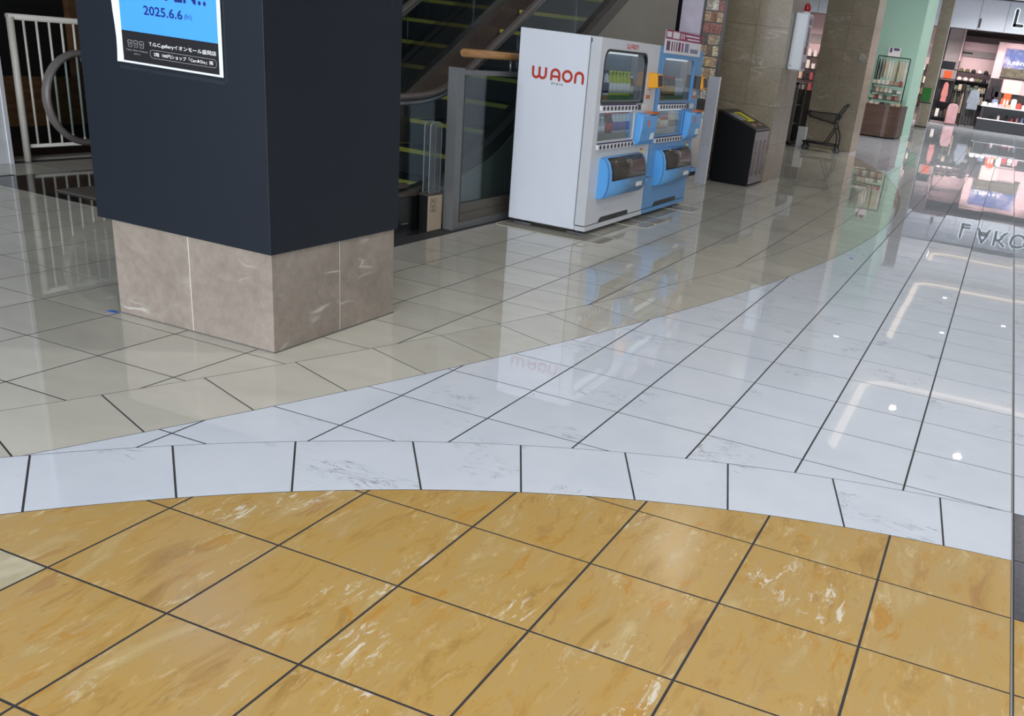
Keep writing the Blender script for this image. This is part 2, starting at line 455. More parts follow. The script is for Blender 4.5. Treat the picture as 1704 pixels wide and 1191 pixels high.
for i in range(-16, 14):
    for j in range(-14, 115):
        x0, x1, y0, y1 = i * T + GX, (i + 1) * T - GX, j * T + GY, (j + 1) * T - GY
        if y0 > 47.5: continue
        if j > 40: x0 -= 0; 
        cell = [(x0, y0), (x1, y0), (x1, y1), (x0, y1)]
        if x0 > XJ - 0.01:                   # beyond the expansion joint
            if j >= 0: TILES.append(('white_marble_tile', 'white_tile', cell))
            elif j >= -2: TILES.append(('dark_slate_tile', 'slate_tile', cell))
            else: TILES.append(('ochre_marble_tile', 'ochre_tile', cell))
            continue
        if x1 > XJ - 0.01: cell = [(x0, y0), (x1 - 0.004, y0), (x1 - 0.004, y1), (x0, y1)]
        P = clip(cell, CA_LO, RA_LO - GR, True)
        if P:
            m = 'pale_travertine_tile' if (i, j) == (-4, -6) else 'ochre_marble_tile'
            TILES.append((m, 'ochre_tile' if m[0] == 'o' else 'travertine_tile', P))
        Q = clip(cell, CA_UP, RA_UP + GR, False)
        if not Q: continue
        P = clip(Q, CB_LO, RB_LO + GR, False)
        if P: TILES.append(('white_marble_tile', 'white_tile', P))
        P = clip(Q, CB_UP, RB_UP - GR, True)
        if P:
            # black granite landing of the escalators starts at x -6.68 .. , y 1.42
            if x1 < -6.70 or y1 < 1.42 or x0 > -3.30 or y0 > 10.0:
                TILES.append(('beige_polished_tile', 'beige_tile', P))
            elif y0 < 1.42:
                P2 = [(p[0], min(p[1], 1.415)) for p in P]
                if abs(parea(P2)) > 1e-4: TILES.append(('beige_polished_tile', 'beige_tile', P2))
            elif x0 < -6.70:
                P2 = [(min(p[0], -6.705), p[1]) for p in P]
                if abs(parea(P2)) > 1e-4: TILES.append(('beige_polished_tile', 'beige_tile', P2))
# border band A (white, around the ochre field)
def unpx(px, py):
    d = Vector(((px - PPX) / F_PX, (py - PPY) / F_PX, 1.0)); r = RC.transposed() @ d
    t = -CP.z / r.z; return (CP.x + r.x * t, CP.y + r.y * t)
JA_lo = [(-3.75, -4.59), (-3.09, -3.85), (-2.47, -3.30), (-1.67, -2.69), (-0.96, -2.27), (-0.10, -1.82), (0.65, -1.52), (1.62, -1.25), (2.44, -1.09)]
JA_up = [(-4.50, -3.94), (-3.82, -3.17), (-3.08, -2.52), (-2.26, -1.92), (-1.43, -1.38), (-0.54, -0.94), (0.38, -0.56), (1.35, -0.28), (2.34, -0.08)]
ang = lambda p, c: math.atan2(p[1] * T - c[1], p[0] * T - c[0])
lo = [ang(p, CA_LO) for p in JA_lo]; up = [ang(p, CA_UP) for p in JA_up]
for k in range(7): lo.insert(0, lo[0] + 0.205); up.insert(0, up[0] + 0.199)
lo.append(math.atan2(math.sqrt(RA_LO ** 2 - (XJ - CA_LO[0]) ** 2), XJ - CA_LO[0])); up.append(math.atan2(math.sqrt(RA_UP ** 2 - (XJ - CA_UP[0]) ** 2), XJ - CA_UP[0]))
def band(cl, rl, cu, ru, l0, l1, u0, u1, n=8, g=0.0038):
    gl, gu = g / rl, g / ru
    s = 1 if l1 > l0 else -1
    A = [(cl[0] + rl * math.cos(l0 + s * gl + (l1 - l0 - 2 * s * gl) * k / n), cl[1] + rl * math.sin(l0 + s * gl + (l1 - l0 - 2 * s * gl) * k / n)) for k in range(n + 1)]
    B = [(cu[0] + ru * math.cos(u0 + s * gu + (u1 - u0 - 2 * s * gu) * k / n), cu[1] + ru * math.sin(u0 + s * gu + (u1 - u0 - 2 * s * gu) * k / n)) for k in range(n + 1)]
    P = A + B[::-1]
    return P if parea(P) > 0 else P[::-1]
for k in range(len(lo) - 1):
    P = band(CA_LO, RA_LO + GR, CA_UP, RA_UP - GR, lo[k], lo[k + 1], up[k], up[k + 1])
    TILES.append(('white_marble_tile', 'white_border_tile', P))
# border band B (beige sweep beside the pillars)
JB_up = [(-5.14, -2.72), (-4.77, -1.83), (-4.44, -0.89), (-4.11, 0.04), (-3.81, 1.0), (-3.49, 1.94), (-3.18, 2.85)]
JB_lo = [(-4.23, -3.1), (-3.86, -2.18), (-3.49, -1.25), (-3.15, -0.3), (-2.85, 0.66), (-2.55, 1.59), (-2.27, 2.53)]
up = [ang(p, CB_UP) for p in JB_up]; lo = [ang(p, CB_LO) for p in JB_lo]
du, dl = (up[-1] - up[0]) / 6, (lo[-1] - lo[0]) / 6
for k in range(4): up.insert(0, up[0] - du); lo.insert(0, lo[0] - dl)
for k in range(66): up.append(up[-1] + du); lo.append(lo[-1] + dl)
for k in range(len(lo) - 1):
    P = band(CB_LO, RB_LO - GR, CB_UP, RB_UP + GR, lo[k], lo[k + 1], up[k], up[k + 1], 5)
    P = clip(P, CA_UP, RA_UP + GR, False)
    if P: TILES.append(('beige_polished_tile', 'beige_border_tile', P))
# granite landing slabs
for gy0, gy1 in ((1.42, 2.3), (2.3, 3.2), (3.2, 4.1)):
    for gx0 in (-6.70, -5.85, -5.0, -4.15):
        TILES.append(('black_granite', 'granite_slab', [(gx0 + .002, gy0 + .002), (gx0 + .848, gy0 + .002), (gx0 + .848, gy1 - .002), (gx0 + .002, gy1 - .002)]))
def hidden(P):
    cx = sum(p[0] for p in P) / len(P); cy = sum(p[1] for p in P) / len(P)
    return (-3.15 < cx < -2.15 and -0.36 < cy < 0.62) or (cx < -3.15 and cy > 2.6) or (-3.1 < cx < -2.4 and 3.8 < cy < 6.6)
order = sorted(range(len(TILES)), key=lambda k: -(0.0 if hidden(TILES[k][2]) else seen(TILES[k][2])))
PARTS = set(order[:300])
def tile_geo(P, V, Fs, RN, far):
    r = (random.random(), random.random(), random.random())
    n = len(P); k = len(V)
    cx = sum(p[0] for p in P) / n; cy = sum(p[1] for p in P) / n
    cl = lambda q: max(-0.0012, min(0.0012, q)); tx, ty = cl(random.gauss(0, 0.00055)), cl(random.gauss(0, 0.0008))      # laid very slightly out of level
    for z in (0.0, -0.003):
        for p in P:
            dz = (p[0] - cx) * tx + (p[1] - cy) * ty if z == 0 else 0
            V.append((p[0], p[1], z + dz)); RN.append(r)
    Fs.append([k + i for i in range(n)])
    for i in range(n):
        j = (i + 1) % n
        Fs.append([k + i, k + n + i, k + n + j, k + j])
def tile_obj(name, V, Fs, RN, m):
    me = bpy.data.meshes.new(name); me.from_pydata(V, [], Fs); me.materials.append(MATS[m])
    a = me.attributes.new('rnd', 'FLOAT_VECTOR', 'POINT'); a.data.foreach_set('vector', [c for r in RN for c in r])
    o = bpy.data.objects.new(name, me); COL.objects.link(o); o.parent = fl
    return o
rest = {}
for k, (m, nm, P) in enumerate(TILES):
    if parea(P) < 0: P = P[::-1]
    if k in PARTS:
        V, Fs, RN = [], [], []; tile_geo(P, V, Fs, RN, False); tile_obj(nm, V, Fs, RN, m)
    else:
        V, Fs, RN = rest.setdefault((m, nm), ([], [], [])); tile_geo(P, V, Fs, RN, True)
for (m, nm), (V, Fs, RN) in rest.items():
    o = tile_obj('far_' + nm + 's', V, Fs, RN, m); o['kind'] = 'stuff'
js = MB().box(XJ - 0.0065, -8, -0.006, XJ - 0.001, 47.5, 0.0006).build('joint_strip', 'steel_strip', fl)

# ================================================================== CEILING, WALLS
mat('ceiling_white', C(214, 216, 218), 0.8, var=0.02)
mat('wall_white', C(205, 206, 208), 0.7, var=0.03)
mat('void_black', C(9, 9, 10), 0.8)  # black colour stands in for the unlit escalator hall; also black parts
mat('cladding_beige', C(146, 140, 128), 0.6, var=0.04, scale=1.5)
emis('cove_light', (1.0, 0.86, 0.72, 1), 1.0)
emis('downlight_glow', (1.0, 0.97, 0.92, 1), 14.0)
ZC = 5.7
COF = [(-1.1, -9.0, 5.1, 5.5), (-1.1, 14.6, 5.1, 21.9), (-1.1, 25.0, 5.1, 37.6), (-1.1, 40.4, 5.1, 46.4)]
ce = MB()
ys = [-12.6, 7.3, 23.4, 39.0, 47.0]
def ring_cell(mb, ox0, oy0, ox1, oy1, c):
    inn = rrect(c[0], c[1], c[2], c[3], 0.9, 6); cx, cy = (c[0] + c[2]) / 2, (c[1] + c[3]) / 2
    out = []
    for i, (a, b) in enumerate(inn):
        q = i // 7; f = (i % 7) / 6.0
        # walk the outer rectangle: quarter q belongs to a corner
        cn = [(ox0, oy0), (ox1, oy0), (ox1, oy1), (ox0, oy1)][q]
        p0 = [(ox0, c[1] + .9), (c[0] + .9 + (c[2] - c[0] - 1.8), oy0), (ox1, c[3] - .9), (c[0] + .9, oy1)][q]
        p1 = [(c[0] + .9, oy0), (ox1, c[1] + .9), (c[2] - .9, oy1), (ox0, c[3] - .9)][q]
        if f <= 0.5: out.append((p0[0] + (cn[0] - p0[0]) * f * 2, p0[1] + (cn[1] - p0[1]) * f * 2))
        else: out.append((cn[0] + (p1[0] - cn[0]) * (f - .5) * 2, cn[1] + (p1[1] - cn[1]) * (f - .5) * 2))
    mb.ring(out, inn, ZC, ZC + 0.12)
    mb.ring(rrect(c[0] - .05, c[1] - .05, c[2] + .05, c[3] + .05, 0.95, 6), inn, ZC + .12, ZC + .55)
    mb.box(c[0] - .1, c[1] - .1, ZC + .5, c[2] + .1, c[3] + .1, ZC + .6)
for k, c in enumerate(COF):
    ring_cell(ce, -3.35, ys[k], 9.0, ys[k + 1], c)
ceil = ce.build('ceiling', 'ceiling_white'); tag(ceil, kind='structure')
for c in COF:
    mb = MB(); mb.ring(rrect(c[0] + .03, c[1] + .03, c[2] - .03, c[3] - .03, 0.88, 6), rrect(c[0] + .22, c[1] + .22, c[2] - .22, c[3] - .22, 0.7, 6), ZC + .40, ZC + .44)
    mb.build('cove_strip', 'cove_light', ceil)
MB().box(-9.4, -12.6, 6.0, -3.35, 47, 6.1).build('escalator_void_ceiling', 'void_black', ceil)  # coloured black to paint in the darkness over the escalators

# entrance glazing behind the camera
mat('mullion_grey', C(120, 122, 125), 0.4, 0.6)
glassmat('window_glass', (0.97, 0.97, 0.97, 1), 0.05)
wb = MB().box(-9.4, -12.75, 0, 9, -12.6, 0.3).box(-9.4, -12.75, 4.95, 9, -12.6, 5.7).build('wall_back', 'wall_white'); tag(wb, kind='structure')
wn = MB()
for k in range(9): wn.box(-9.4 + k * 2.29, -12.72, 0.3, -9.4 + k * 2.29 + .06, -12.64, 4.95)
wn = wn.build('window_1', 'mullion_grey'); tag(wn, kind='structure')
MB().box(-9.4, -12.69, 0.3, 9, -12.68, 4.95).build('pane', 'window_glass', wn)
wr = MB().box(9.0, -12.6, 0, 9.15, 56, 5.8).build('wall_right', 'wall_white'); tag(wr, kind='structure')
wl = MB().box(-9.55, -12.6, -1, -9.4, 13.5, 6.1).build('wall_left', 'void_black'); tag(wl, kind='structure')  # coloured black so the hall behind the escalators reads as unlit

wl2_ = MB().box(-13.6, 13.5, 0, -13.4, 56, 6.1).box(-13.4, 13.3, 0, -9.55, 13.5, 6.1).build('wall_left_far', 'wall_white'); tag(wl2_, kind='structure')
fl2 = MB().box(-13.4, 13.5, -.08, -7.3, 47, -.002).build('floor_side', 'cladding_beige'); tag(fl2, kind='structure')
MB().box(-13.4, 13.3, 5.9, -9.4, 47, 6.0).build('side_ceiling', 'ceiling_white', ceil)

# ================================================================== NEAR PILLAR
mat('navy_panel', C(25, 30, 38), 0.45, spec=0.25, var=0.05, scale=2)
mat('white_seam', C(196, 190, 182), 0.6)
mat('caulk', C(95, 92, 88), 0.6)
def set_rnd(o, r=None):
    me = o.data; r = r or (random.random(), random.random(), random.random())
    a = me.attributes.new('rnd', 'FLOAT_VECTOR', 'POINT'); a.data.foreach_set('vector', list(r) * len(me.vertices))
    return o
pl = thing('clad_pillar', 'square pillar clad in dark navy panels above a greige stone base', 'pillar', (-2.65, 0.13, 0))
X0, X1, Y0, Y1 = -3.15, -2.149, -0.366, 0.630
MB().box(X0 + .001, Y0 + .001, 0.006, X1 - .001, Y1 - .001, 0.4915).build('joint_filler', 'white_seam', pl)
zt = 0.4925
for a0, a1 in ((X0, -2.664), (-2.658, X1)):
    set_rnd(MB().box(a0, Y0, 0.004, a1, Y0 + .03, zt).build('stone_panel', 'limestone', pl))
    set_rnd(MB().box(a0, Y1 - .03, 0.004, a1, Y1, zt).build('stone_panel', 'limestone', pl))
for b0, b1 in ((Y0 + .0302, 0.140), (0.1465, Y1 - .0302)):
    set_rnd(MB().box(X1 - .03, b0, 0.004, X1, b1, zt).build('stone_panel', 'limestone', pl))
    set_rnd(MB().box(X0, b0, 0.004, X0 + .03, b1, zt).build('stone_panel', 'limestone', pl))
MB().box(X0 - .004, Y0 - .004, 0, X1 + .004, Y1 + .004, 0.006).build('base_caulk', 'caulk', pl)
A0, A1, B0, B1, ZT = -3.225, -2.138, -0.384, 0.652, 5.7
for nm, bx in (('front', (A0, B0, A1, B0 + .02)), ('side', (A1 - .02, B0 + .0202, A1, B1)), ('side', (A0, B0 + .0202, A0 + .02, B1)), ('back', (A0 + .02, B1 - .02, A1 - .02, B1))):
    MB().box(bx[0], bx[1], zt, bx[2], bx[3], ZT).build('navy_panel', 'navy_panel', pl, bevel=0.002)
MB().box(A0 + .021, B0 + .021, zt, A1 - .021, B1 - .021, ZT).build('core', 'navy_panel', pl)
mat('blue_tape', C(40, 95, 190), 0.6)
tag(MB().prism([(-3.215, -.40), (-3.16, -.395), (-3.155, -.372), (-3.20, -.375)], 0.002, 0.004).build('tape_scrap', 'blue_tape'), 'scrap of blue tape at the left foot of the navy pillar', 'tape')
tag(MB().prism([(-0.155, 5.19), (-0.115, 5.20), (-0.12, 5.22), (-0.15, 5.215)], 0.002, 0.004).build('tape_scrap', 'blue_tape'), 'tiny blue tape scrap on the white floor beside a joint', 'tape')

# poster
mat('poster_paper', C(214, 226, 232), 0.45, var=0.01); mat('poster_blue', C(70, 152, 246), 0.35, var=0.01)
mat('poster_black', C(30, 29, 32), 0.35, var=0.02); mat('poster_ink', C(16, 34, 110), 0.4); mat('print_white', C(235, 235, 235), 0.4)
mat('print_grey', C(150, 150, 150), 0.5)
po = thing('opening_poster', 'blue and black opening poster taped to the navy pillar front', 'poster', (-2.67, -.385, 1.26))
fp = FY(B0)
sh = MB()
nx, nz = 24, 16
vs_, fs_ = [], []
for j in range(nz + 1):
    for i in range(nx + 1):
        a = -2.981 + .618 * i / nx; b = 1.255 + .84 * j / nz
        e = 0.004
        if i == 0: a += 0.006 * math.sin(j * 0.9); e = 0.012
        if i == nx: e = 0.006
        vs_.append((a, b, e if i in (0, nx) else 0.0035))
for j in range(nz):
    for i in range(nx):
        k = j * (nx + 1) + i; fs_.append((k, k + 1, k + nx + 2, k + nx + 1))
n_ = len(vs_); back = [(a, b, c - 0.0006) for a, b, c in vs_]
fs2 = fs_ + [tuple(n_ + q for q in f[::-1]) for f in fs_]
sh._add(vs_ + back, fs2, fp, 0, True); sh.build('sheet', 'poster_paper', po)
MB().box(-2.949, 1.394, .0038, -2.386, 2.06, .0042, fp).build('blue_field', 'poster_blue', po)
MB().box(-2.949, 1.264, .0038, -2.386, 1.394, .0042, fp).build('black_band', 'poster_black', po)
text('OPEN!!', 'lettering', fp, -2.765, 1.539, .322, .085, 'poster_ink', po, .0046, bold=.02)
text('2025.6.6', 'lettering', fp, -2.806, 1.470, .226, .040, 'poster_ink', po, .0046, bold=.02)
text('(fri)', 'lettering', fp, -2.570, 1.470, .042, .026, 'poster_ink', po, .0046)
text('T.G.C.galleryイオンモール盛岡店', 'lettering', fp, -2.788, 1.338, .388, .022, 'print_white', po, .0046, bold=.004)
text('2階  100円ショップ「Can★Do」隣', 'lettering', fp, -2.764, 1.300, .344, .017, 'print_white', po, .0046, bold=.004)
text('Tokyo Glass Company', 'lettering', fp, -2.930, 1.307, .130, .009, 'print_grey', po, .0046)
text('gallery', 'lettering', fp, -2.884, 1.294, .038, .007, 'print_grey', po, .0046)
fr_ = MB(); fr_.ring(rrect(-2.786, 1.290, -2.400, 1.326, .015, 4), rrect(-2.7845, 1.2915, -2.4015, 1.3245, .0138, 4), .0043, .0047, fp)
fr_.build('text_frame', 'print_grey', po)
lg = MB()
for k, cx in enumerate((-2.903, -2.868, -2.833)):                      # three little tumbler outlines of the emblem
    stroke(lg, [(cx - .013, 1.352), (cx - .009, 1.326), (cx + .009, 1.326), (cx + .013, 1.352)], .0022, .0043, .0047, fp)
    stroke(lg, [(cx - .014, 1.352), (cx, 1.355), (cx + .014, 1.352)], .0022, .0043, .0047, fp)
    stroke(lg, [(cx - .006, 1.343), (cx + .006, 1.343)], .002, .0043, .0047, fp)
    stroke(lg, [(cx, 1.343), (cx, 1.334)], .002, .0043, .0047, fp)
lg.build('emblem', 'print_grey', po)
mat('clear_tape', C(33, 38, 46), 0.35)
MB().box(-2.985, 1.225, 0.0003, -2.36, 1.2395, .0008, fp).build('tape_strip', 'clear_tape', po)
MB().box(-2.357, 1.235, 0.0003, -2.345, 2.10, .0008, fp).build('tape_strip', 'clear_tape', po)

# ================================================================== LEFT BACKGROUND
mat('rail_white', C(196, 192, 180), 0.45)
wp = MB().box(-7.75, 0.6, 0, -7.205, 2.125, 5.9).build('wall_stub', 'wall_white'); tag(wp, 'white wall end at the left beside the white railing', 'wall')
MB().box(-7.215, 2.125, 0, -7.195, 2.16, 5.9).build('edge_trim', 'wall_white', wp)
rl = thing('white_railing', 'white painted metal railing with upright bars before dark wood panelling', 'railing', (-7.25, 2.33, 0))
MB().tube([(-7.25, 2.335, 0), (-7.25, 2.335, 1.215)], .031, 10).build('post', 'rail_white', rl)
MB().tube([(-7.25, 2.31, 1.215), (-7.25, 4.3, 1.215)], .026, 10).build('top_rail', 'rail_white', rl)
MB().tube([(-7.25, 2.335, .135), (-7.25, 4.3, .135)], .017, 8).build('bottom_rail', 'rail_white', rl)
MB().tube([(-7.25, 4.3, 0), (-7.25, 4.3, 1.215)], .028, 10).build('post', 'rail_white', rl)
for k in range(14):
    MB().tube([(-7.25, 2.457 + .1235 * k, .135), (-7.25, 2.457 + .1235 * k, 1.215)], .0105, 8).build('baluster', 'rail_white', rl)
sill = MB().box(-7.42, 2.16, -.02, -7.29, 6.0, .018).build('trim_1', 'cladding_beige'); tag(sill, kind='structure')
mat('dark_step', C(38, 28, 24), 0.6)
wd = thing('wood_panelling', 'brown wood panelling with dark plinth behind the white railing', 'panelling', (-8.5, 4.0, 0))
MB().box(-8.62, 1.6, -.02, -8.5, 7.2, .11).build('plinth', 'void_black', wd)
for k in range(4): MB().box(-8.60, 1.6 + 1.4 * k, .112, -8.5, 2.996 + 1.4 * k, .60).build('panel', 'teak_panel', wd)
MB().box(-8.62, 3.95, .602, -8.48, 4.10, 3.2).build('upright', 'teak_panel', wd)
MB().box(-8.61, 1.6, .602, -8.56, 3.945, 3.2).build('unlit_hall_sheet', 'void_black', wd)  # black sheets stand in for the unlit hall above the wood panels
MB().box(-8.61, 4.105, .602, -8.56, 7.2, 3.2).build('unlit_hall_sheet', 'void_black', wd)
lowfl = MB().box(-9.4, -4, -.3, -7.3, 12, -.02).build('floor_lower', 'dark_step'); tag(lowfl, kind='structure')

# ================================================================== ESCALATORS
mat('step_black', C(15, 15, 16), 0.6); mat('step_yellow', C(178, 166, 58), 0.6, var=.12, scale=30)
mat('handrail_rubber', C(92, 86, 82), 0.45); mat('rail_metal', C(150, 152, 155), 0.35, 0.7)
mat('skirt_metal', C(112, 98, 94), 0.4, 0.25, var=.1, scale=12); mat('deck_metal', C(98, 92, 86), 0.4, 0.4)
mat('esc_glass_back', C(20, 24, 30), 0.3)
glassmat('escalator_glass', (0.62, 0.68, 0.70, 1), 0.07)
glassmat('fence_glass', (0.72, 0.80, 0.82, 1), 0.06)
SL, YS, WS = 0.53, 3.20, 0.17
def nose(y): return SL * WS * math.log(1 + math.exp((y - YS) / WS)) if y < 9 else SL * (y - YS)
def sst(a, b, x):
    t = min(max((x - a) / (b - a), 0), 1); return t * t * (3 - 2 * t)
def deck(y): return nose(y) + .31 - .10 * sst(3.2, 4.3, y)
def railz(y): return 1.03 + nose(y - .06)
YE = 10.4
def yr(a, b, s): 
    n = max(1, int(round((b - a) / s))); return [a + (b - a) * i / n for i in range(n + 1)]
def escalator(label, xr, xl, mirror_first):
    e = thing('escalator', label, 'escalator', ((xr + xl) / 2, 2.0, 0), 'twin escalators behind the pillar')
    sr, sl_ = xr - .09, xl + .09                                    # step edges
    proto = None
    for i in range(-3, 15):
        y = 4.044 + .436 * i; z = nose(y) + .01
        if proto is None or i < 2:
            st = MB().box(sl_ + .01, y, z - (.23 if z > .23 else z), sr - .01, y + .435, z).build('step', 'step_black', e)
            ym = MB().box(sl_ + .012, y - .004, z - .035, sr - .012, y + .03, z + .003)
            ym.box(sl_ + .012, y + .03, z + .0005, sl_ + .05, y + .43, z + .003).box(sr - .05, y + .03, z + .0005, sr - .012, y + .43, z + .003)
            yo = ym.build('yellow_edge', 'step_yellow', st)
            if i == 1: proto = (st, y, z)
        else:
            c = proto[0].copy(); COL.objects.link(c); c.parent = e; c.location = (0, y - proto[1], z - proto[2])
            for ch in proto[0].children:
                d = ch.copy(); COL.objects.link(d); d.parent = c
    MB().box(sl_, 1.6, 0.001, sr, 2.74, .012).build('landing_plate', 'deck_metal', e)
    ysamp = yr(2.3, YE, .12)
    for x, s in ((xr, 1), (xl, -1)):
        # skirt panel on the step side, deck on top, handrail, glass
        q = x - s * .085
        pts = [(y, deck(y) - .012) for y in ysamp] + [(y, max(nose(y) - .25, 0)) for y in ysamp[::-1]]
        f = Fr((min(q, q + s * .012), 0, 0), (0, 1, 0), (0, 0, 1))
        MB().prism(pts, 0, .012, f).build('skirt_panel', 'skirt_metal', e)
        pts = [(y, deck(y)) for y in ysamp] + [(y, deck(y) - (.045 + .10 * sst(3.1, 4.2, y))) for y in ysamp[::-1]]
        f = Fr((x - .078, 0, 0), (0, 1, 0), (0, 0, 1))
        MB().prism(pts, 0, .156, f).build('deck', 'deck_metal', e)
        path = [(y, railz(y)) for y in yr(YE, 2.04, .15) ] if False else []
        flat = yr(2.03, YE, .13)
        P = [(2.75, .345)] + [(2.03 + .345 * math.cos(a), .69 + .345 * math.sin(a)) for a in [-PI / 2 - PI * k / 18 for k in range(19)]] + [(y, railz(y)) for y in flat[1:]]
        P[19] = (2.03, 1.035)
        MB().tube([(x, a, b) for a, b in P], .042, 10, ry=.026).build('handrail', 'handrail_rubber', e)
        MB().tube([(x, a, b - .045) for a, b in P[19:]], .014, 6, ry=.022).build('rail_guide', 'rail_metal', e)
        edges = [(2.35, 3.3), (3.31, 4.55), (4.56, 5.8), (5.81, 7.05), (7.06, 8.3), (8.31, 9.55)]
        for (g0, g1) in edges:
            yy = yr(g0, g1, .12)
            pts = [(y, deck(y)) for y in yy] + [(y, railz(y) - .03) for y in yy[::-1]]
            if g0 < 2.4: pts += [(2.03 + .32 * math.cos(a), .69 + .32 * math.sin(a)) for a in [PI / 2 + PI * .82 * k / 8 for k in range(9)]]
            f = Fr((x - .005, 0, 0), (0, 1, 0), (0, 0, 1))
            MB().prism(pts, 0, .010, f).build('glass_panel', 'escalator_glass', e)
        MB().box(x - .075, 2.12, 0, x + .075, 3.0, deck(2.2) - .046).build('newel_base', 'void_black', e)
    return e
escalator('nearer escalator with yellow edged steps behind the glass barrier and vending machine', -3.50, -4.72, True)
escalator('farther escalator seen through the glass of the nearer one, rounded handrail end at left', -5.14, -6.10, False)
yy = yr(3.05, YE, .12)
cl = thing('escalator_cladding', 'beige side cladding below the nearer escalator beside the barrier', 'cladding', (-3.4, 3.1, 0))
f = Fr((-3.435, 0, 0), (0, 1, 0), (0, 0, 1))
for k, (a, b) in enumerate(((3.05, 4.3), (4.303, 5.9), (5.903, 7.4), (7.403, 8.75))):
    y2 = yr(a, b, .12)
    MB().prism([(y, deck(y) - .046 - .10 * sst(3.1, 4.2, y)) for y in y2] + [(b, 0), (a, 0)], 0, .02, f).build('panel', 'cladding_beige', cl)
ic = MB()
y3 = yr(2.0, YE, .2)
ic.prism([(y, deck(y) - .01) for y in y3] + [(YE, 0), (2.0, 0)], 0, .24, Fr((-5.045, 0, 0), (0, 1, 0), (0, 0, 1)))
tag(ic.build('escalator_infill', 'deck_metal'), 'grey sloping infill between the two escalators', 'cladding')

# guard box with pictogram, black cabinet, acrylic guard
mat('box_beige', C(186, 168, 146), 0.5); mat('pictogram_ink', C(92, 78, 66), 0.6)
gb = thing('guard_box', 'low black and beige guard box with a pictogram at the barrier post', 'box', (-3.34, 2.9, 0))
MB().box(-3.385, 2.79, 0, -3.306, 3.0, .29).build('body', 'void_black', gb)
MB().box(-3.306, 2.792, 0.002, -3.300, 3.0, .288).build('face', 'box_beige', gb)
MB().box(-3.388, 2.785, .29, -3.298, 3.0, .308).build('lid', 'deck_metal', gb)
pf = FX(-3.2995); pm = MB()
pm.ring(rrect(2.82, .155, 2.905, .265, .004, 2), rrect(2.824, .159, 2.901, .261, .003, 2), 0, .0006, pf)
stroke(pm, arc2(2.865, .225, .022, .024, -.6 * PI, .9 * PI, 10), .007, 0, .0006, pf)
stroke(pm, [(2.845, .255), (2.845, .2)], .006, 0, .0006, pf); stroke(pm, [(2.835, .195), (2.89, .195)], .004, 0, .0006, pf)
stroke(pm, [(2.84, .178), (2.885, .178)], .006, 0, .0006, pf); stroke(pm, [(2.84, .168), (2.885, .168)], .005, 0, .0006, pf)
pm.build('pictogram', 'pictogram_ink', gb)
mat('cabinet_black', C(12, 12, 13), 0.3)
cb = thing('black_cabinet', 'small glossy black cabinet low behind the navy pillar', 'cabinet', (-3.42, 2.6, 0))
MB().box(-3.4195, 2.42, 0, -3.392, 2.74, .28).build('body', 'cabinet_black', cb)
MB().box(-3.392, 2.55, .07, -3.388, 2.64, .078).build('handle', 'rail_metal', cb)
glassmat('acrylic', (0.86, 0.89, 0.90, 1), 0.08, opac=.06, ocol=(.6, .65, .7, 1)); mat('acrylic_edge', C(170, 178, 182), 0.3)
ag = thing('acrylic_guard', 'clear acrylic guard with rounded top standing on the guard box', 'guard', (-3.35, 2.93, .31))
for x in (-3.372, -3.318):
    f = FX(x)
    MB().prism(rrect(2.815, .309, 2.985, .868, [.002, .002, .05, .05], 5), -.003, .003, f).build('plate', 'acrylic', ag)
    MB().tube([(x, p[0], p[1]) for p in rrect(2.815, .311, 2.985, .866, [.002, .002, .05, .05], 5)], .0028, 5, closed=True).build('plate_edge', 'acrylic_edge', ag)

# ================================================================== GLASS BARRIER + WOODEN RAIL
mat('barrier_grey', C(112, 113, 113), 0.45, 0.3); mat('barrier_dark', C(58, 56, 53), 0.5, 0.3); mat('kick_brown', C(96, 90, 82), 0.5, 0.2)
gbar = thing('glass_barrier', 'grey metal framed glass barrier left of the white vending machine', 'barrier', (-3.24, 3.05, 0))
MB().box(-3.292, 3.005, 0.0, -3.195, 3.10, 1.29).build('post', 'barrier_grey', gbar, bevel=.003)
MB().box(-3.262, 3.10, .04, -3.205, 3.135, 1.24).build('slot_strip', 'barrier_dark', gbar)
for z in (.28, .42, 1.02): MB().box(-3.262, 3.135, z, -3.203, 3.150, z + .012).build('clip', 'barrier_grey', gbar)
MB().box(-3.275, 3.10, 1.238, -3.21, 6.75, 1.275).build('top_rail', 'barrier_grey', gbar)
MB().box(-3.30, 3.10, 0.0, -3.195, 6.75, .055).build('base_channel', 'barrier_grey', gbar)
MB().box(-3.272, 3.136, .055, -3.215, 6.75, .125).build('kick_rail', 'kick_brown', gbar)
MB().box(-3.266, 3.136, .127, -3.222, 6.75, .205).build('kick_rail', 'kick_brown', gbar)
for a, b in ((3.137, 4.9), (4.91, 6.75)): MB().box(-3.249, a, .206, -3.239, b, 1.238).build('glass_pane', 'fence_glass', gbar)
MB().box(-3.292, 6.75, 0.0, -3.195, 6.85, 1.29).build('post', 'barrier_grey', gbar)
wr_ = thing('wooden_handrail', 'round oak handrail above the glass barrier beside the vending machine', 'handrail', (-3.24, 3.2, 1.28))
MB().tube([(-3.245, 3.135, 1.400), (-3.245, 3.15, 1.40), (-3.245, 6.7, 1.40)], [.024, .033, .033], 12).build('rail', 'oak_wood', wr_)
for y in (3.95, 5.3, 6.4): MB().tube([(-3.243, y, 1.274), (-3.245, y, 1.37)], .01, 8).build('bracket', 'rail_metal', wr_)

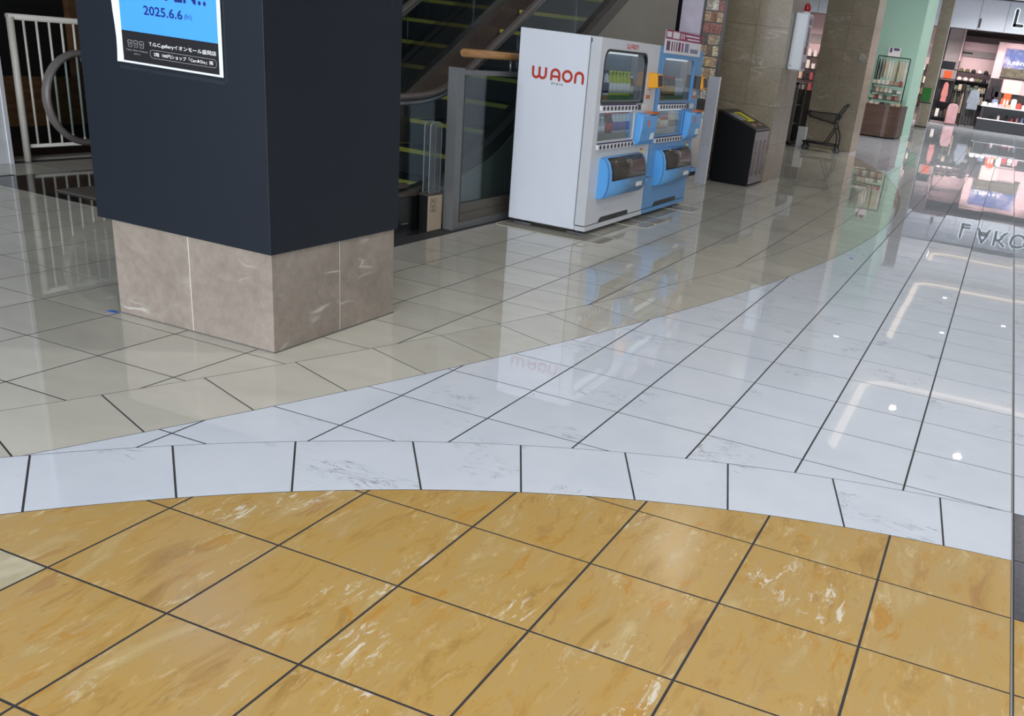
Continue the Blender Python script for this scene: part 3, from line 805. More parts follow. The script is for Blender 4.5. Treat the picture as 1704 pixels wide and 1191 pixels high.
# ================================================================== VENDING MACHINES
mat('vm_white', C(226, 231, 240), 0.3, var=.01); mat('vm_white_door', C(206, 208, 212), 0.32, var=.01)
mat('vm_blue', C(96, 152, 202), 0.35, var=.02); mat('vm_blue_bright', C(88, 160, 222), 0.25, var=.02)
mat('vm_dark', C(26, 27, 31), 0.35); mat('vm_grey', C(150, 152, 156), 0.4); mat('waon_red', C(190, 52, 30), 0.45)
mat('button_black', C(24, 24, 28), 0.3); mat('button_strip', C(222, 222, 226), 0.4); mat('strip_purple', C(62, 55, 92), 0.5)
mat('reader_yellow', C(232, 160, 30), 0.4); mat('lip_orange', C(196, 104, 40), 0.5); mat('sticker_white', C(220, 216, 208), 0.5)
mat('sticker_orange', C(204, 110, 60), 0.5); mat('sticker_yellow', C(222, 216, 150), 0.5); mat('screw_steel', C(150, 150, 152), 0.35, .8)
mat('cabinet_back', C(120, 140, 160), 0.6, var=.25, scale=3); mat('price_card', C(150, 150, 138), 0.6, var=.25, scale=40)
glassmat('vm_glass', (0.84, 0.88, 0.90, 1), 0.07); glassmat('vm_flap', (0.22, 0.21, 0.20, 1), 0.08)
mat('price_green', C(70, 120, 60), 0.6, var=.2, scale=30); mat('price_ochre', C(170, 120, 60), 0.6, var=.2, scale=30)
XF = -2.33
def waon(mb, fr, a0, a1, b0, b1, wd, c0, c1):
    s = (a1 - a0) / 4.52; h = b1 - b0; R = wd / 2
    t0, t1 = b0 + R, b1 - R
    def at(x): return a0 + x * s
    # w : two joined bowls
    x0, x2 = at(0) + R, at(1.32) - R; xm = (x0 + x2) / 2; q = (xm - x0) / 2
    for c in (x0 + q, xm + q):
        stroke(mb, [(c - q, t1)] + [(c + q * math.cos(a), t0 + q + q * math.sin(a)) for a in [PI + PI * k / 10 for k in range(11)]] + [(c + q, t1 if c > xm else t1 - h * .12)], wd, c0, c1 + (.0003 if c > xm else 0), fr)
    # A : arch with bar
    x0, x1 = at(1.62) + R, at(2.50) - R; q = (x1 - x0) / 2
    stroke(mb, [(x0, t0)] + [(x0 + q + q * math.cos(a), t1 - q + q * math.sin(a)) for a in [PI - PI * k / 10 for k in range(11)]] + [(x1, t0)], wd, c0, c1, fr)
    stroke(mb, [(x0, b0 + h * .36), (x1, b0 + h * .36)], wd * .9, c0, c1 + .0002, fr)
    # O
    x0, x1 = at(2.62) + R, at(3.55) - R; q = (x1 - x0) / 2
    stroke(mb, [(x0 + q + q * math.cos(a), t1 - q + q * math.sin(a)) for a in [PI * k / 9 for k in range(10)]] + [(x0 + q + q * math.cos(a), t0 + q + q * math.sin(a)) for a in [PI + PI * k / 9 for k in range(10)]], wd, c0, c1, fr, closed=True)
    # n
    x0, x1 = at(3.68) + R, at(4.52) - R; q = (x1 - x0) / 2
    stroke(mb, [(x0, t0)] + [(x0 + q + q * math.cos(a), t1 - q + q * math.sin(a)) for a in [PI - PI * k / 10 for k in range(11)]] + [(x1, t0)], wd, c0, c1, fr)
def vending(label, y0, y1, body, door, accent, flapc):
    v = thing('vending_machine', label, 'vending machine', (-2.7, (y0 + y1) / 2, 0), 'drink vending machines')
    wdt = y1 - y0; d = y0 - 3.80
    f = FX(XF)
    MB().box(-3.09, y0, .045, XF - .10, y1, 1.648).build('body', body, v, bevel=.006)
    dm = MB()                                           # door frame around the two display windows
    Z = lambda a, b, c0, c1: dm.box(a + d, b, -.095, c0 + d, c1, 0, f)
    yR = y1 - d
    Z(3.80, .093, 3.895, 1.648); Z(4.915, 1.12, yR, 1.648); Z(4.745, .093, yR, 1.12); Z(3.895, 1.55, 4.915, 1.648)
    Z(3.895, 1.062, 4.745, 1.135); Z(4.745, 1.12, 4.915, 1.135); Z(3.895, .093, 4.745, .815)
    do = dm.build('door', door, v)
    MB().box(3.80 + d, .045, -.095, y1, .084, .006, f).build('kick_plate', door, v)
    MB().box(3.80 + d, .084, -.09, y1, .093, -.006, f).build('shadow_gap', 'vm_dark', v)
    mbk = MB().prism([(4.10 + d, .0935), (4.85 + d, .0935), (4.85 + d, .112), (4.83 + d, .135), (4.16 + d, .135), (4.12 + d, .112)], -.002, .0015, f)
    mbk.build('vent_slot', 'vm_dark', v)
    MB().box(3.885 + d, .80, -.0985, 4.93 + d, 1.56, -.0965, f).build('display_back', 'cabinet_back', v)
    fw = MB(); fw.ring(rrect(3.885 + d, 1.125, 4.925 + d, 1.565, [.02, .02, .09, .09], 6), rrect(3.905 + d, 1.138, 4.905 + d, 1.545, [.012, .012, .08, .08], 6), -.02, .004, f)
    fw.build('window_frame', 'vm_dark' if body == 'vm_white' else 'vm_blue', v)
    co = MB()
    for cx, cz, sx in ((3.885, 1.565, 1), (4.925, 1.565, -1)):          # rounded upper corners of the opening
        co.prism([(cx + d, cz)] + [(cx + d + sx * (.09 - .09 * math.sin(a)), cz - .09 + .09 * math.cos(a)) for a in [PI / 2 * k / 5 for k in range(6)]], -.02, .0015, f)
    co.build('corner_fillet', door, v)
    MB().box(3.90 + d, 1.136, -.012, 4.91 + d, 1.55, -.008, f).build('upper_glass', 'vm_glass', v)
    MB().box(3.896 + d, .816, -.012, 4.744 + d, 1.062, -.008, f).build('lower_glass', 'vm_glass', v)
    MB().box(4.745 + d, 1.14, -.094, 4.905 + d, 1.545, -.03, f).build('reflection_block', 'vm_grey', v)  # grey block painted in for the blank reflection beside the bottles
    MB().box(3.91 + d, 1.528, -.09, 4.74 + d, 1.545, -.03, f).build('display_lamp', 'display_led', v)
    MB().box(3.91 + d, 1.048, -.09, 4.74 + d, 1.060, -.03, f).build('display_lamp', 'display_led', v)
    for z in (1.136, .816): MB().box(3.897 + d, z, -.094, 4.743 + d, z + .022, -.03, f).build('display_shelf', 'price_card', v)
    for zz, (ca, cb_) in ((1.158, ('price_ochre', 'price_green')), (.838, ('price_card', 'price_card'))):
        MB().box(3.90 + d, zz, -.028, 4.08 + d, zz + .035, -.024, f).build('price_card', ca, v)
        MB().box(4.085 + d, zz, -.028, 4.72 + d, zz + .035, -.024, f).build('price_card', cb_, v)
    for zc in (1.089, .765):
        s_ = MB().prism(rrect(3.895 + d, zc - .023, 4.762 + d, zc + .023, .01, 3), 0, .018, f).build('button_strip', 'button_strip', v)
        MB().box(3.897 + d, zc + .024, 0.0, 4.745 + d, zc + .034, .008, f).build('strip_line', 'strip_purple', v)
        for k in range(10):
            MB().lathe([(.0185, 0), (.0185, .004), (.015, .006)], (0, 0, 0), 12, 'z', 0, Fr(f((3.945 + d + .0855 * k, zc, .018)), f.u, f.v)).build('button', 'button_black', s_)
    # coin panel
    cp = MB()
    cp.prism([(0, .745), (.035, .75), (.062, .79), (.078, .90), (.082, 1.02), (.06, 1.035), (0, 1.045)], 4.775 + d, 5.195 + d, Fr((XF, 0, 0), (1, 0, 0), (0, 0, 1)) if False else Fr3(XF))
    cpo = cp.build('coin_panel', 'vm_blue_bright', v, bevel=.012)
    MB().box(5.0 + d, 1.034, .0, 5.2 + d, 1.050, .088, f).build('coin_lip', 'lip_orange', cpo)
    MB().prism(rrect(4.83 + d, .89, 4.90 + d, .99, .03, 4), .06, .0815, f).build('coin_slot', 'vm_blue', cpo)
    MB().prism(rrect(4.93 + d, .92, 4.965 + d, .985, .015, 4), .06, .083, f).build('return_lever', 'sticker_orange', cpo)
    MB().box(5.06 + d, .80, .055, 5.14 + d, .86, .0745, f).build('sticker', 'sticker_white', cpo)
    # right hand fittings
    MB().box(4.79 + d, 1.068, 0, 4.885 + d, 1.115, .003, f).build('amount_display', 'vm_dark', v)
    MB().box(4.865 + d, 1.098, .003, 4.878 + d, 1.108, .004, f).build('display_light', 'sticker_white', v)
    MB().box(4.93 + d, 1.065, 0, 5.06 + d, 1.115, .002, f).build('sticker', 'sticker_white', v)
    MB().box(4.985 + d, 1.165, 0, 5.10 + d, 1.25, .002, f).build('sticker', 'sticker_orange', v)
    MB().box(4.99 + d, 1.20, .002, 5.095 + d, 1.245, .003, f).build('sticker', 'sticker_white', v)
    rd = MB(); rd.prism([(0, 1.262), (.10, 1.275), (.085, 1.395), (0, 1.405)], 5.00 + d, 5.17 + d, Fr3(XF))
    ro = rd.build('card_reader', 'reader_yellow' , v, bevel=.006)
    if body == 'vm_blue': MB().box(4.975 + d, 1.27, 0, 4.998 + d, 1.40, .07, f).build('reader_side', 'button_black', ro)
    MB().prism([(.1015, 1.29), (.1045, 1.29), (.0925, 1.385), (.0895, 1.385)], 5.03 + d, 5.14 + d, Fr3(XF)).build('reader_face', 'button_black', ro)
    MB().box(4.985 + d, .60, 0, 5.07 + d, .705, .002, f).build('sticker', 'sticker_yellow', v)
    MB().box(4.985 + d, .69, .002, 5.07 + d, .707, .003, f).build('sticker', 'sticker_orange', v)
    # take-out flap : bulging cover
    SQ = .78; prof = [(a * SQ, b) for a, b in [(0, .675), (.05, .668), (.095, .63), (.125, .56), (.135, .47), (.125, .39), (.095, .335), (.05, .315), (0, .31)]]
    tk = MB().prism(prof, 4.05 + d, 4.955 + d, Fr3(XF), sm=True)
    tko = tk.build('takeout_box', flapc, v)
    for a, b in ((4.0, 4.05), (4.955, 5.005)):
        MB().prism([(p * .9, .49 + (q - .49) * (.97 if a == 4.0 else .97)) for p, q in prof], a + d, b + d, Fr3(XF), sm=True).build('end_cheek', 'vm_blue_bright', tko)
    wprof = [(a * SQ + .0012, b) for a, b in [(.052, .669), (.0965, .632), (.1275, .561), (.1365, .478)]]
    fw2 = [(p, q) for p, q in wprof] + [(p - .006, q - .003) for p, q in wprof[::-1]]
    MB().prism([(p + .004, q + .002) for p, q in fw2], 4.085 + d, 4.93 + d, Fr3(XF), sm=True).build('flap_frame', 'vm_dark', tko)
    fw3 = [(p + .0065, q + .003) for p, q in [(a * SQ + .0012, b) for a, b in [(.060, .664), (.0965, .632), (.1275, .561), (.1355, .490)]]]
    MB().prism(fw3 + [(p - .002, q - .001) for p, q in fw3[::-1]], 4.115 + d, 4.905 + d, Fr3(XF), sm=True).build('flap_window', 'flap_brown', tko)
    for k in range(3): MB().box(4.74 + d + .05 * k, .385, .092, 4.775 + d + .05 * k, .425, .1075, f).build('sticker', 'sticker_white', tko)
    tr = MB().prism([(0, .375), (.10, .40), (.11, .435), (.09, .435), (0, .445)], 5.02 + d, 5.17 + d, Fr3(XF)).build('change_tray', 'vm_blue', v)
    MB().box(5.035 + d, .436, .02, 5.155 + d, .438, .085, f).build('tray_opening', 'waon_dark', tr)
    # feet
    for x in (-2.44, -2.98):
        for y in (y0 + .10, y1 - .10):
            ft = MB().tube([(x, y, .006), (x, y, .05)], .012, 8).build('foot', 'screw_steel', v)
            MB().box(x - .085, y - .03, .0045, x + .085, y + .03, .012).build('foot_plate', 'rail_metal', ft)
    for y in (y0 + .045, y0 + .075): 
        pass
    return v
def Fr3(x0): return type('F3', (), {'__call__': lambda s, p: Vector((x0 + p[0], p[2], p[1]))})()
emis('display_led', (.95, .97, 1, 1), 0.8)
mat('flap_brown', C(66, 60, 54), 0.12, var=.35, scale=25); mat('waon_dark', C(92, 40, 34), 0.5)
ORD = ['leftmost', 'second', 'third', 'fourth', 'fifth', 'sixth', 'seventh', 'eighth', 'ninth', 'tenth', 'eleventh', 'twelfth']
def nth(k): return 'leftmost' if k == 0 else ORD[k] + ' from left'
VM1 = vending('white vending machine with a red word on its wide side panel', 3.80, 5.24, 'vm_white', 'vm_white_door', 'vm_white', 'vm_blue')
VM2 = vending('light blue vending machine standing right of the white one', 5.27, 6.65, 'vm_blue', 'vm_blue', 'vm_blue', 'vm_blue')
fs = FY(3.80)
mb = MB(); waon(mb, fs, -2.955, -2.462, 1.258, 1.360, .0215, .0002, .0015); mb.build('lettering', 'waon_red', VM1)
text('[ワォン]', 'lettering', fs, -2.762, 1.226, .105, .020, 'print_dark', VM1, .001, bold=.03) if 'print_dark' in MATS else (mat('print_dark', C(30, 24, 26), 0.5), text('[ワォン]', 'lettering', fs, -2.762, 1.226, .105, .020, 'print_dark', VM1, .001, bold=.03))
mb = MB(); waon(mb, FX(XF), 4.365, 4.655, 1.582, 1.626, .009, .0002, .0015); mb.build('lettering', 'waon_red', VM1)
MB().box(-2.435, 3.7985, .09, -2.429, 3.802, 1.64).build('door_seam', 'vm_grey', VM1)
MB().box(-2.425, 3.797, 1.60, -2.418, 3.801, 1.63).build('hinge_pin', 'vm_dark', VM1)
# stand-up banner on the blue machine
mat('banner_crimson', C(150, 36, 84), 0.5); mat('banner_white', C(226, 222, 224), 0.5); mat('banner_plum', C(110, 52, 84), 0.5); mat('banner_grey', C(130, 132, 160), 0.5)
bn = thing('campaign_banner', 'crimson and white campaign card on top of the blue vending machine', 'banner', (-2.32, 5.9, 1.6))
bf = FX(XF + .006)
MB().box(5.33, 1.588, -.003, 6.50, 1.80, .001, bf).build('card', 'banner_white', bn)
MB().box(5.33, 1.718, .001, 6.50, 1.80, .002, bf).build('crimson_band', 'banner_crimson', bn)
pr_ = MB()
for a, b, c_, d_ in ((5.36, 5.50, 1.735, 1.785), (5.54, 5.74, 1.73, 1.79), (5.78, 5.80, 1.735, 1.785), (5.83, 5.85, 1.735, 1.785), (5.88, 5.90, 1.735, 1.785), (5.94, 6.40, 1.765, 1.78), (6.0, 6.42, 1.735, 1.748)):
    pr_.box(a, c_, .002, b, d_, .0026, bf)
pr_.build('print', 'banner_white', bn)
for a, b, m in ((5.38, 5.48, 'banner_plum'), (5.53, 5.56, 'print_dark'), (5.60, 5.63, 'banner_crimson'), (5.67, 5.70, 'print_dark'), (5.74, 5.81, 'banner_plum'), (5.85, 5.90, 'banner_crimson'), (5.95, 6.08, 'banner_grey'), (6.14, 6.40, 'banner_grey')):
    MB().box(a, 1.615, .001, b, 1.70 if b - a < .2 else 1.655, .002, bf).build('picture', m, bn)

# sample drinks
for n, c in (('navy', (38, 44, 90)), ('lime', (186, 200, 60)), ('clear', (170, 182, 192)), ('red', (176, 44, 46)), ('cola', (58, 26, 24)), ('purple', (92, 86, 160)), ('cream', (216, 206, 178)), ('teab', (120, 96, 52)), ('capwhite', (226, 226, 226)), ('gold', (190, 150, 62)), ('canblack', (36, 34, 36)), ('pale', (206, 214, 222))):
    mat('drink_' + n, C(*c), 0.25)
def drink(name, mats, h, r):
    mb = MB()
    if name == 'drink_can':
        mb.lathe([(r * .8, 0), (r, .008), (r, h - .012), (r * .8, h)], (0, 0, 0), 10, mi=0)
        mb.lathe([(r + .0006, h * .25), (r + .0006, h * .75)], (0, 0, 0), 10, mi=1)
        mb.lathe([(r * .75, h), (r * .75, h + .002)], (0, 0, 0), 10, mi=2)
    else:
        mb.lathe([(r * .9, 0), (r, .006), (r, h * .62), (r * .8, h * .74), (r * .42, h * .86), (r * .42, h * .9)], (0, 0, 0), 10, mi=0)
        mb.lathe([(r + .0006, h * .22), (r + .0006, h * .58)], (0, 0, 0), 10, mi=1)
        mb.lathe([(r * .5, h * .9), (r * .5, h)], (0, 0, 0), 10, mi=2)
    o = mb.build(name, ['drink_' + m for m in mats]); return o
PROTO = {}
def place_drink(kind, mats, h, r, loc, label, group):
    key = (kind, mats, h, r)
    if key not in PROTO: o = PROTO[key] = drink(kind, mats, h, r)
    else: o = PROTO[key].copy(); COL.objects.link(o)
    o.location = loc; tag(o, label, 'bottle' if kind == 'drink_bottle' else 'can', group)
def row(spec, ystart, z, wh, grp):
    k = 0
    for n, kind, mats, h, lab in spec:
        for _ in range(n):
            place_drink(kind, mats, h, .031 if kind == 'drink_bottle' else .027, (XF - .062, ystart + .0855 * k, z), lab + ', ' + nth(k) + ' ' + wh, 'sample drinks ' + wh); k += 1
B_, C_ = 'drink_bottle', 'drink_can'
row([(3, B_, ('pale', 'navy', 'navy'), .235, 'navy capped bottle'), (6, B_, ('lime', 'capwhite', 'lime'), .235, 'lime green labelled bottle'), (1, B_, ('teab', 'cream', 'capwhite'), .20, 'brown tea bottle')], 3.945, 1.158, 'in the white vending machine upper window', 'samples')
row([(3, B_, ('clear', 'pale', 'capwhite'), .17, 'clear water bottle'), (2, B_, ('cola', 'red', 'red'), .20, 'red labelled cola bottle'), (5, B_, ('pale', 'purple', 'red'), .215, 'purple labelled bottle with red cap')], 3.945, .838, 'in the white vending machine lower window', 'samples')
row([(2, B_, ('clear', 'red', 'red'), .20, 'red capped bottle'), (5, B_, ('canblack', 'gold', 'red'), .22, 'black and gold labelled bottle'), (3, B_, ('clear', 'pale', 'capwhite'), .20, 'pale plastic bottle')], 3.945 + 1.47, 1.158, 'in the blue vending machine upper window', 'samples')
row([(3, C_, ('cream', 'gold', 'capwhite'), .13, 'cream and gold can'), (3, C_, ('red', 'cream', 'capwhite'), .15, 'red drink can'), (4, B_, ('cream', 'teab', 'capwhite'), .19, 'brown labelled coffee bottle')], 3.945 + 1.47, .838, 'in the blue vending machine lower window', 'samples')

# quake mats under the feet
mat('mat_edge', C(214, 208, 188), 0.4); glassmat('mat_clear', (0.86, 0.84, 0.78, 1), 0.05, opac=.6, ocol=(.5, .48, .42, 1))
for a, b, lab in ((3.605, 3.97, 'front left floor plate under the white vending machine'), (4.745, 5.055, 'right floor plate under the white vending machine'), (5.07, 5.45, 'left floor plate under the blue vending machine'), (6.19, 6.60, 'right floor plate under the blue vending machine')):
    q = thing('floor_plate', 'pale rounded ' + lab, 'plate', (-2.6, (a + b) / 2, 0), 'rounded floor plates under the machines')
    MB().prism(rrect(-3.12, a, -2.08, b, .05, 5), .0012, .0036).build('sheet', 'mat_clear', q)
    MB().ring(rrect(-3.13, a - .008, -2.07, b + .008, .058, 5), rrect(-3.12, a, -2.08, b, .05, 5), .0012, .0042).build('rim', 'mat_edge', q)

# ================================================================== MENU BOARD, WHITE POST, BIN
mat('board_black', C(16, 17, 20), 0.3); mat('board_grey', C(92, 88, 84), 0.45); mat('board_bar', C(92, 86, 80), 0.4, .3)
glassmat('board_glass', (0.75, 0.75, 0.8, 1), 0.25)
mat('board_reflection', C(208, 198, 212), 0.25, var=.12, scale=5)  # pale tone paints in the shop's reflection on the mirror-like panels
mbd = thing('photo_board', 'tall board with rows of small photographs behind the blue vending machine', 'board', (-3.1, 8.87, 0))
bf = FY(8.85)
MB().box(-3.50, .94, -.06, -2.78, 2.75, -.012, bf).build('backboard', 'board_grey', mbd)
MB().box(-3.50, .2, -.06, -3.40, 2.75, 0, bf).build('black_edge', 'board_black', mbd)
MB().box(-3.395, 1.87, -.012, -3.10, 2.75, -.004, bf).build('glossy_panel', 'board_reflection', mbd)
MB().box(-3.395, 1.40, -.012, -3.10, 1.865, -.004, bf).build('glossy_panel', 'board_reflection', mbd)
MB().box(-3.10, .94, -.012, -3.075, 2.75, -.001, bf).build('divider', 'board_bar', mbd)
MB().box(-2.815, .94, -.012, -2.78, 2.75, .002, bf).build('side_strip', 'board_bar', mbd)
MB().box(-3.07, .94, -.012, -2.79, 1.055, .006, bf).build('lower_bar', 'board_bar', mbd)
for x in (-3.40, -2.84): MB().box(x, 0, -.05, x + .05, .94, -.02, bf).build('leg', 'board_black', mbd)
pc = [(196, 168, 120), (150, 140, 118), (180, 150, 120), (150, 96, 84), (206, 190, 160), (120, 104, 80), (168, 156, 140), (140, 96, 70), (214, 206, 190), (98, 92, 84)]
for i, c in enumerate(pc): mat('photo_%d' % i, C(*c), 0.4, var=.7, scale=45)
for r in range(11):
    z1 = 1.20 + r * .136
    for k in range(3):
        MB().box(-3.065 + .083 * k, z1 - .118, -.012, -3.065 + .083 * k + .079, z1, -.008, bf).build('photo', 'photo_%d' % random.randrange(10), mbd)
mat('post_white', C(190, 192, 200), 0.4); mat('post_side', C(226, 226, 226), 0.4)
wp2 = thing('white_panel_post', 'narrow white upright panel between the photo board and the black bin', 'post', (-2.8, 8.83, 0))
MB().box(-2.885, 8.815, 0, -2.732, 8.835, 1.38).build('panel', 'post_white', wp2)
MB().box(-2.732, 8.805, 0, -2.720, 8.845, 1.384).build('edge_strip', 'post_side', wp2)

mat('bin_black', C(4, 5, 8), 0.45, spec=.2); mat('bin_steel', C(128, 118, 118), 0.22, 0.75, var=.06, scale=4); mat('bin_top', C(48, 44, 42), 0.3, .3)
mat('label_yellow', C(214, 204, 40), 0.5); mat('label_grey', C(118, 124, 126), 0.5); mat('label_pink', C(190, 130, 120), 0.5); mat('slot_brown', C(84, 72, 70), 0.3, .4)
bi = thing('litter_bin', 'black litter bin with sloping top and steel front before the stone pillar', 'bin', (-2.53, 9.68, 0))
BX0, BX1, BY0, BY1 = -2.815, -2.245, 9.27, 10.08
pf3 = type('PF', (), {'__call__': lambda s, p: Vector((p[0], p[2], p[1]))})()
MB().prism([(BX0, .02), (BX1, .02), (BX1, .752), (BX0, .945)], BY0, BY1, pf3).build('body', 'bin_black', bi)
MB().box(BX0 + .03, BY0 + .03, 0, BX1 - .03, BY1 - .03, .02).build('plinth', 'bin_black', bi)
MB().prism([(BX0, .946), (BX1 + .004, .753), (BX1 + .004, .772), (BX0 + .06, .962), (BX0, .962)], BY0 - .004, BY1 + .004, pf3).build('top', 'bin_top', bi)
MB().box(BX1, BY0 + .01, .03, BX1 + .006, BY1 - .01, .735).build('front_panel', 'bin_steel', bi)
for a in (9.36, 9.60, 9.83): 
    MB().prism(rrect(a, .14, a + .10, .62, .045, 5), .006, .0085, FX(BX1)).build('slot', 'slot_brown', bi)
su = Vector((BX1 - BX0 - .06, 0, -.19)).normalized()
ftop = Fr((BX0 + .06, BY0, .963), tuple(su), (0, 1, 0))
MB().box(.10, .015, 0, .30, .28, .0025, ftop).build('label', 'label_grey', bi)
MB().box(.08, .30, 0, .34, .66, .0025, ftop).build('label', 'label_yellow', bi)
MB().box(.11, .34, .0025, .30, .44, .0032, ftop).build('label_text', 'slot_brown', bi)
for a in (.18, .52): MB().prism([(.42, a), (.48, a + .10), (.42, a + .16), (.40, a + .10)], 0, .0025, ftop).build('label', 'label_pink', bi)

# ================================================================== STONE PILLARS
def stone_pillar(name, label, x0, x1, y0, y1, zt, mt, mid=True, zs=.525, gap=.003):
    p = thing(name, label, 'pillar', ((x0 + x1) / 2, (y0 + y1) / 2, 0))
    MB().box(x0 + .03, y0 + .03, 0, x1 - .03, y1 - .03, zt).build('core', 'caulk', p)
    xs = [x0, (x0 + x1) / 2, x1] if mid else [x0, x1]; ysx = [y0 + .03, (y0 + y1) / 2, y1] if mid else [y0 + .03, y1]
    nz = int(math.ceil(zt / zs))
    for k in range(nz):
        z0, z1 = k * zs + (gap if k else .003), min((k + 1) * zs, zt)
        for i in range(len(xs) - 1):
            set_rnd(MB().box(xs[i] + (gap if i else 0), y0, z0, xs[i + 1], y0 + .0298, z1).build('stone_panel', mt, p))
        for i in range(len(ysx) - 1):
            set_rnd(MB().box(x1 - .03, ysx[i] + (gap if i else 0), z0, x1, ysx[i + 1], z1).build('stone_panel', mt, p))
            set_rnd(MB().box(x0, ysx[i] + (gap if i else 0), z0, x0 + .03, ysx[i + 1], z1).build('stone_panel', mt, p))
    return p
stone_pillar('stone_pillar', 'greige stone pillar behind the litter bin carrying the white cabinet', -3.16, -2.228, 10.15, 11.30, 5.7, 'olive_limestone')
stone_pillar('stone_pillar', 'brown stone pillar behind the shopping trolley with a round disc', -3.35, -2.25, 18.55, 19.66, 5.7, 'olive_limestone')
mat('disc_grey', C(150, 146, 134), 0.5)
dk = thing('round_plate', 'pale round plate fixed to the pillar behind the trolley', 'plate', (-2.40, 18.54, 2.0))
MB().lathe([(.085, 0), (.085, .012), (.07, .022)], (0, 0, 0), 20, 'z', 0, Fr((-2.405, 18.55, 2.0), (1, 0, 0), (0, 0, 1))).build('disc', 'disc_grey', dk)
MB().lathe([(.06, .0222), (.055, .026)], (0, 0, 0), 20, 'z', 0, Fr((-2.405, 18.55, 2.0), (1, 0, 0), (0, 0, 1))).build('cap', 'disc_grey', dk)

# AED cabinet on the second pillar
mat('aed_white', C(204, 208, 210), 0.3, var=.01); mat('aed_front', C(196, 190, 194), 0.3, var=.02); mat('aed_red', C(150, 16, 20), 0.25); mat('aed_maroon', C(120, 30, 52), 0.4); mat('aed_window', C(96, 84, 98), 0.2)
ae = thing('wall_cabinet', 'white emergency cabinet with red lamp on the stone pillar side', 'cabinet', (-2.13, 10.6, 1.58))
AX0, AX1, AY0, AY1, AZ0, AZ1 = -2.227, -2.035, 10.44, 10.80, 1.575, 2.338
MB().box(AX0, AY0, AZ0, AX1, AY1, AZ1).build('body', 'aed_white', ae, bevel=.02)
MB().box(AX1 - .002, AY0 + .02, AZ0 + .02, AX1 + .003, AY1 - .02, AZ1 - .02).build('door', 'aed_front', ae)
fa = FX(AX1 + .003)
MB().box(10.55, 1.90, 0, 10.67, 2.16, .002, fa).build('window', 'aed_window', ae)
MB().box(10.50, 1.80, 0, 10.66, 1.90, .002, fa).build('window', 'aed_maroon', ae)
text('AED', 'lettering', fa, 10.52, 2.20, .20, .08, 'print_dark', ae, .002, bold=.02)
MB().box(10.52, 1.61, 0, 10.74, 1.70, .002, fa).build('sticker', 'banner_grey', ae)
MB().box(10.62, 1.62, .002, 10.68, 1.68, .003, fa).build('sticker_mark', 'aed_red', ae)
MB().box(-2.205, 1.625, 0, -2.165, 1.637, .001, FY(AY0)).build('maker_plate', 'banner_grey', ae)
MB().lathe([(.052, 0), (.052, .02), (.046, .024)], (-2.10, 10.56, AZ1), 16).build('lamp_base', 'aed_white', ae)
MB().lathe([(.046, .022), (.047, .08), (.040, .108), (.022, .125), (.004, .13)], (-2.10, 10.56, AZ1), 16).build('lamp', 'aed_red', ae)

# glass showcase + white box between the pillars
mat('case_frame', C(96, 94, 90), 0.4, .5); glassmat('case_glass', (.8, .84, .84, 1), .06); mat('case_shelf', C(150, 150, 146), .4); mat('goods_green', C(56, 130, 80), .5); mat('goods_white', C(216, 214, 210), .5)
sc_ = thing('glass_showcase', 'grey framed glass showcase between the two stone pillars', 'showcase', (-3.75, 18.1, 0))
for x in (-4.10, -3.52):
    for y in (17.7, 18.6): MB().box(x - .03, y - .03, 0.06, x + .03, y + .03, 1.34).build('post', 'case_frame', sc_)
for z in (.06, 1.30): MB().box(-4.13, 17.67, z, -3.49, 18.63, z + .04).build('frame', 'case_frame', sc_)
for z in (.45, .85): MB().box(-4.07, 17.73, z, -3.55, 18.57, z + .02).build('shelf', 'case_shelf', sc_)
MB().box(-4.07, 17.68, .1, -3.55, 17.69, 1.30).build('pane', 'case_glass', sc_); MB().box(-3.51, 17.73, .1, -3.50, 18.57, 1.30).build('pane', 'case_glass', sc_)
for x in (-4.05, -3.57):
    for y in (17.74, 18.56): MB().box(x - .03, y - .03, 0, x + .03, y + .03, .06).build('foot', 'case_frame', sc_)
for x, y, z, s, m, lab in ((-3.9, 17.85, .87, .16, 'goods_green', 'green packet on the upper showcase shelf'), (-3.65, 17.9, .87, .12, 'goods_white', 'white packet on the upper showcase shelf'), (-3.8, 17.9, .47, .2, 'goods_white', 'white carton on the lower showcase shelf')):
    q = MB().box(x - s / 2, y - .05, z, x + s / 2, y + .05, z + s * .8).box(x - s / 2 - .003, y - .02, z + s * .8, x + s / 2 + .003, y + .02, z + s * .84).build('packet', m); tag(q, lab, 'packet')
wbx = MB().box(-3.40, 18.0, 0, -3.22, 18.2, .42, None).box(-3.405, 17.995, .40, -3.215, 18.205, .43).build('white_carton', 'goods_white', bevel=.004); tag(wbx, 'tall white carton on the floor behind the trolley front', 'carton')
wdp = MB().box(-4.4, 19.0, 0, -3.36, 19.06, 1.15).box(-4.4, 18.98, 1.15, -3.36, 19.08, 1.19).build('wood_screen', 'walnut_wood'); tag(wdp, 'brown wooden screen behind the glass showcase', 'screen')

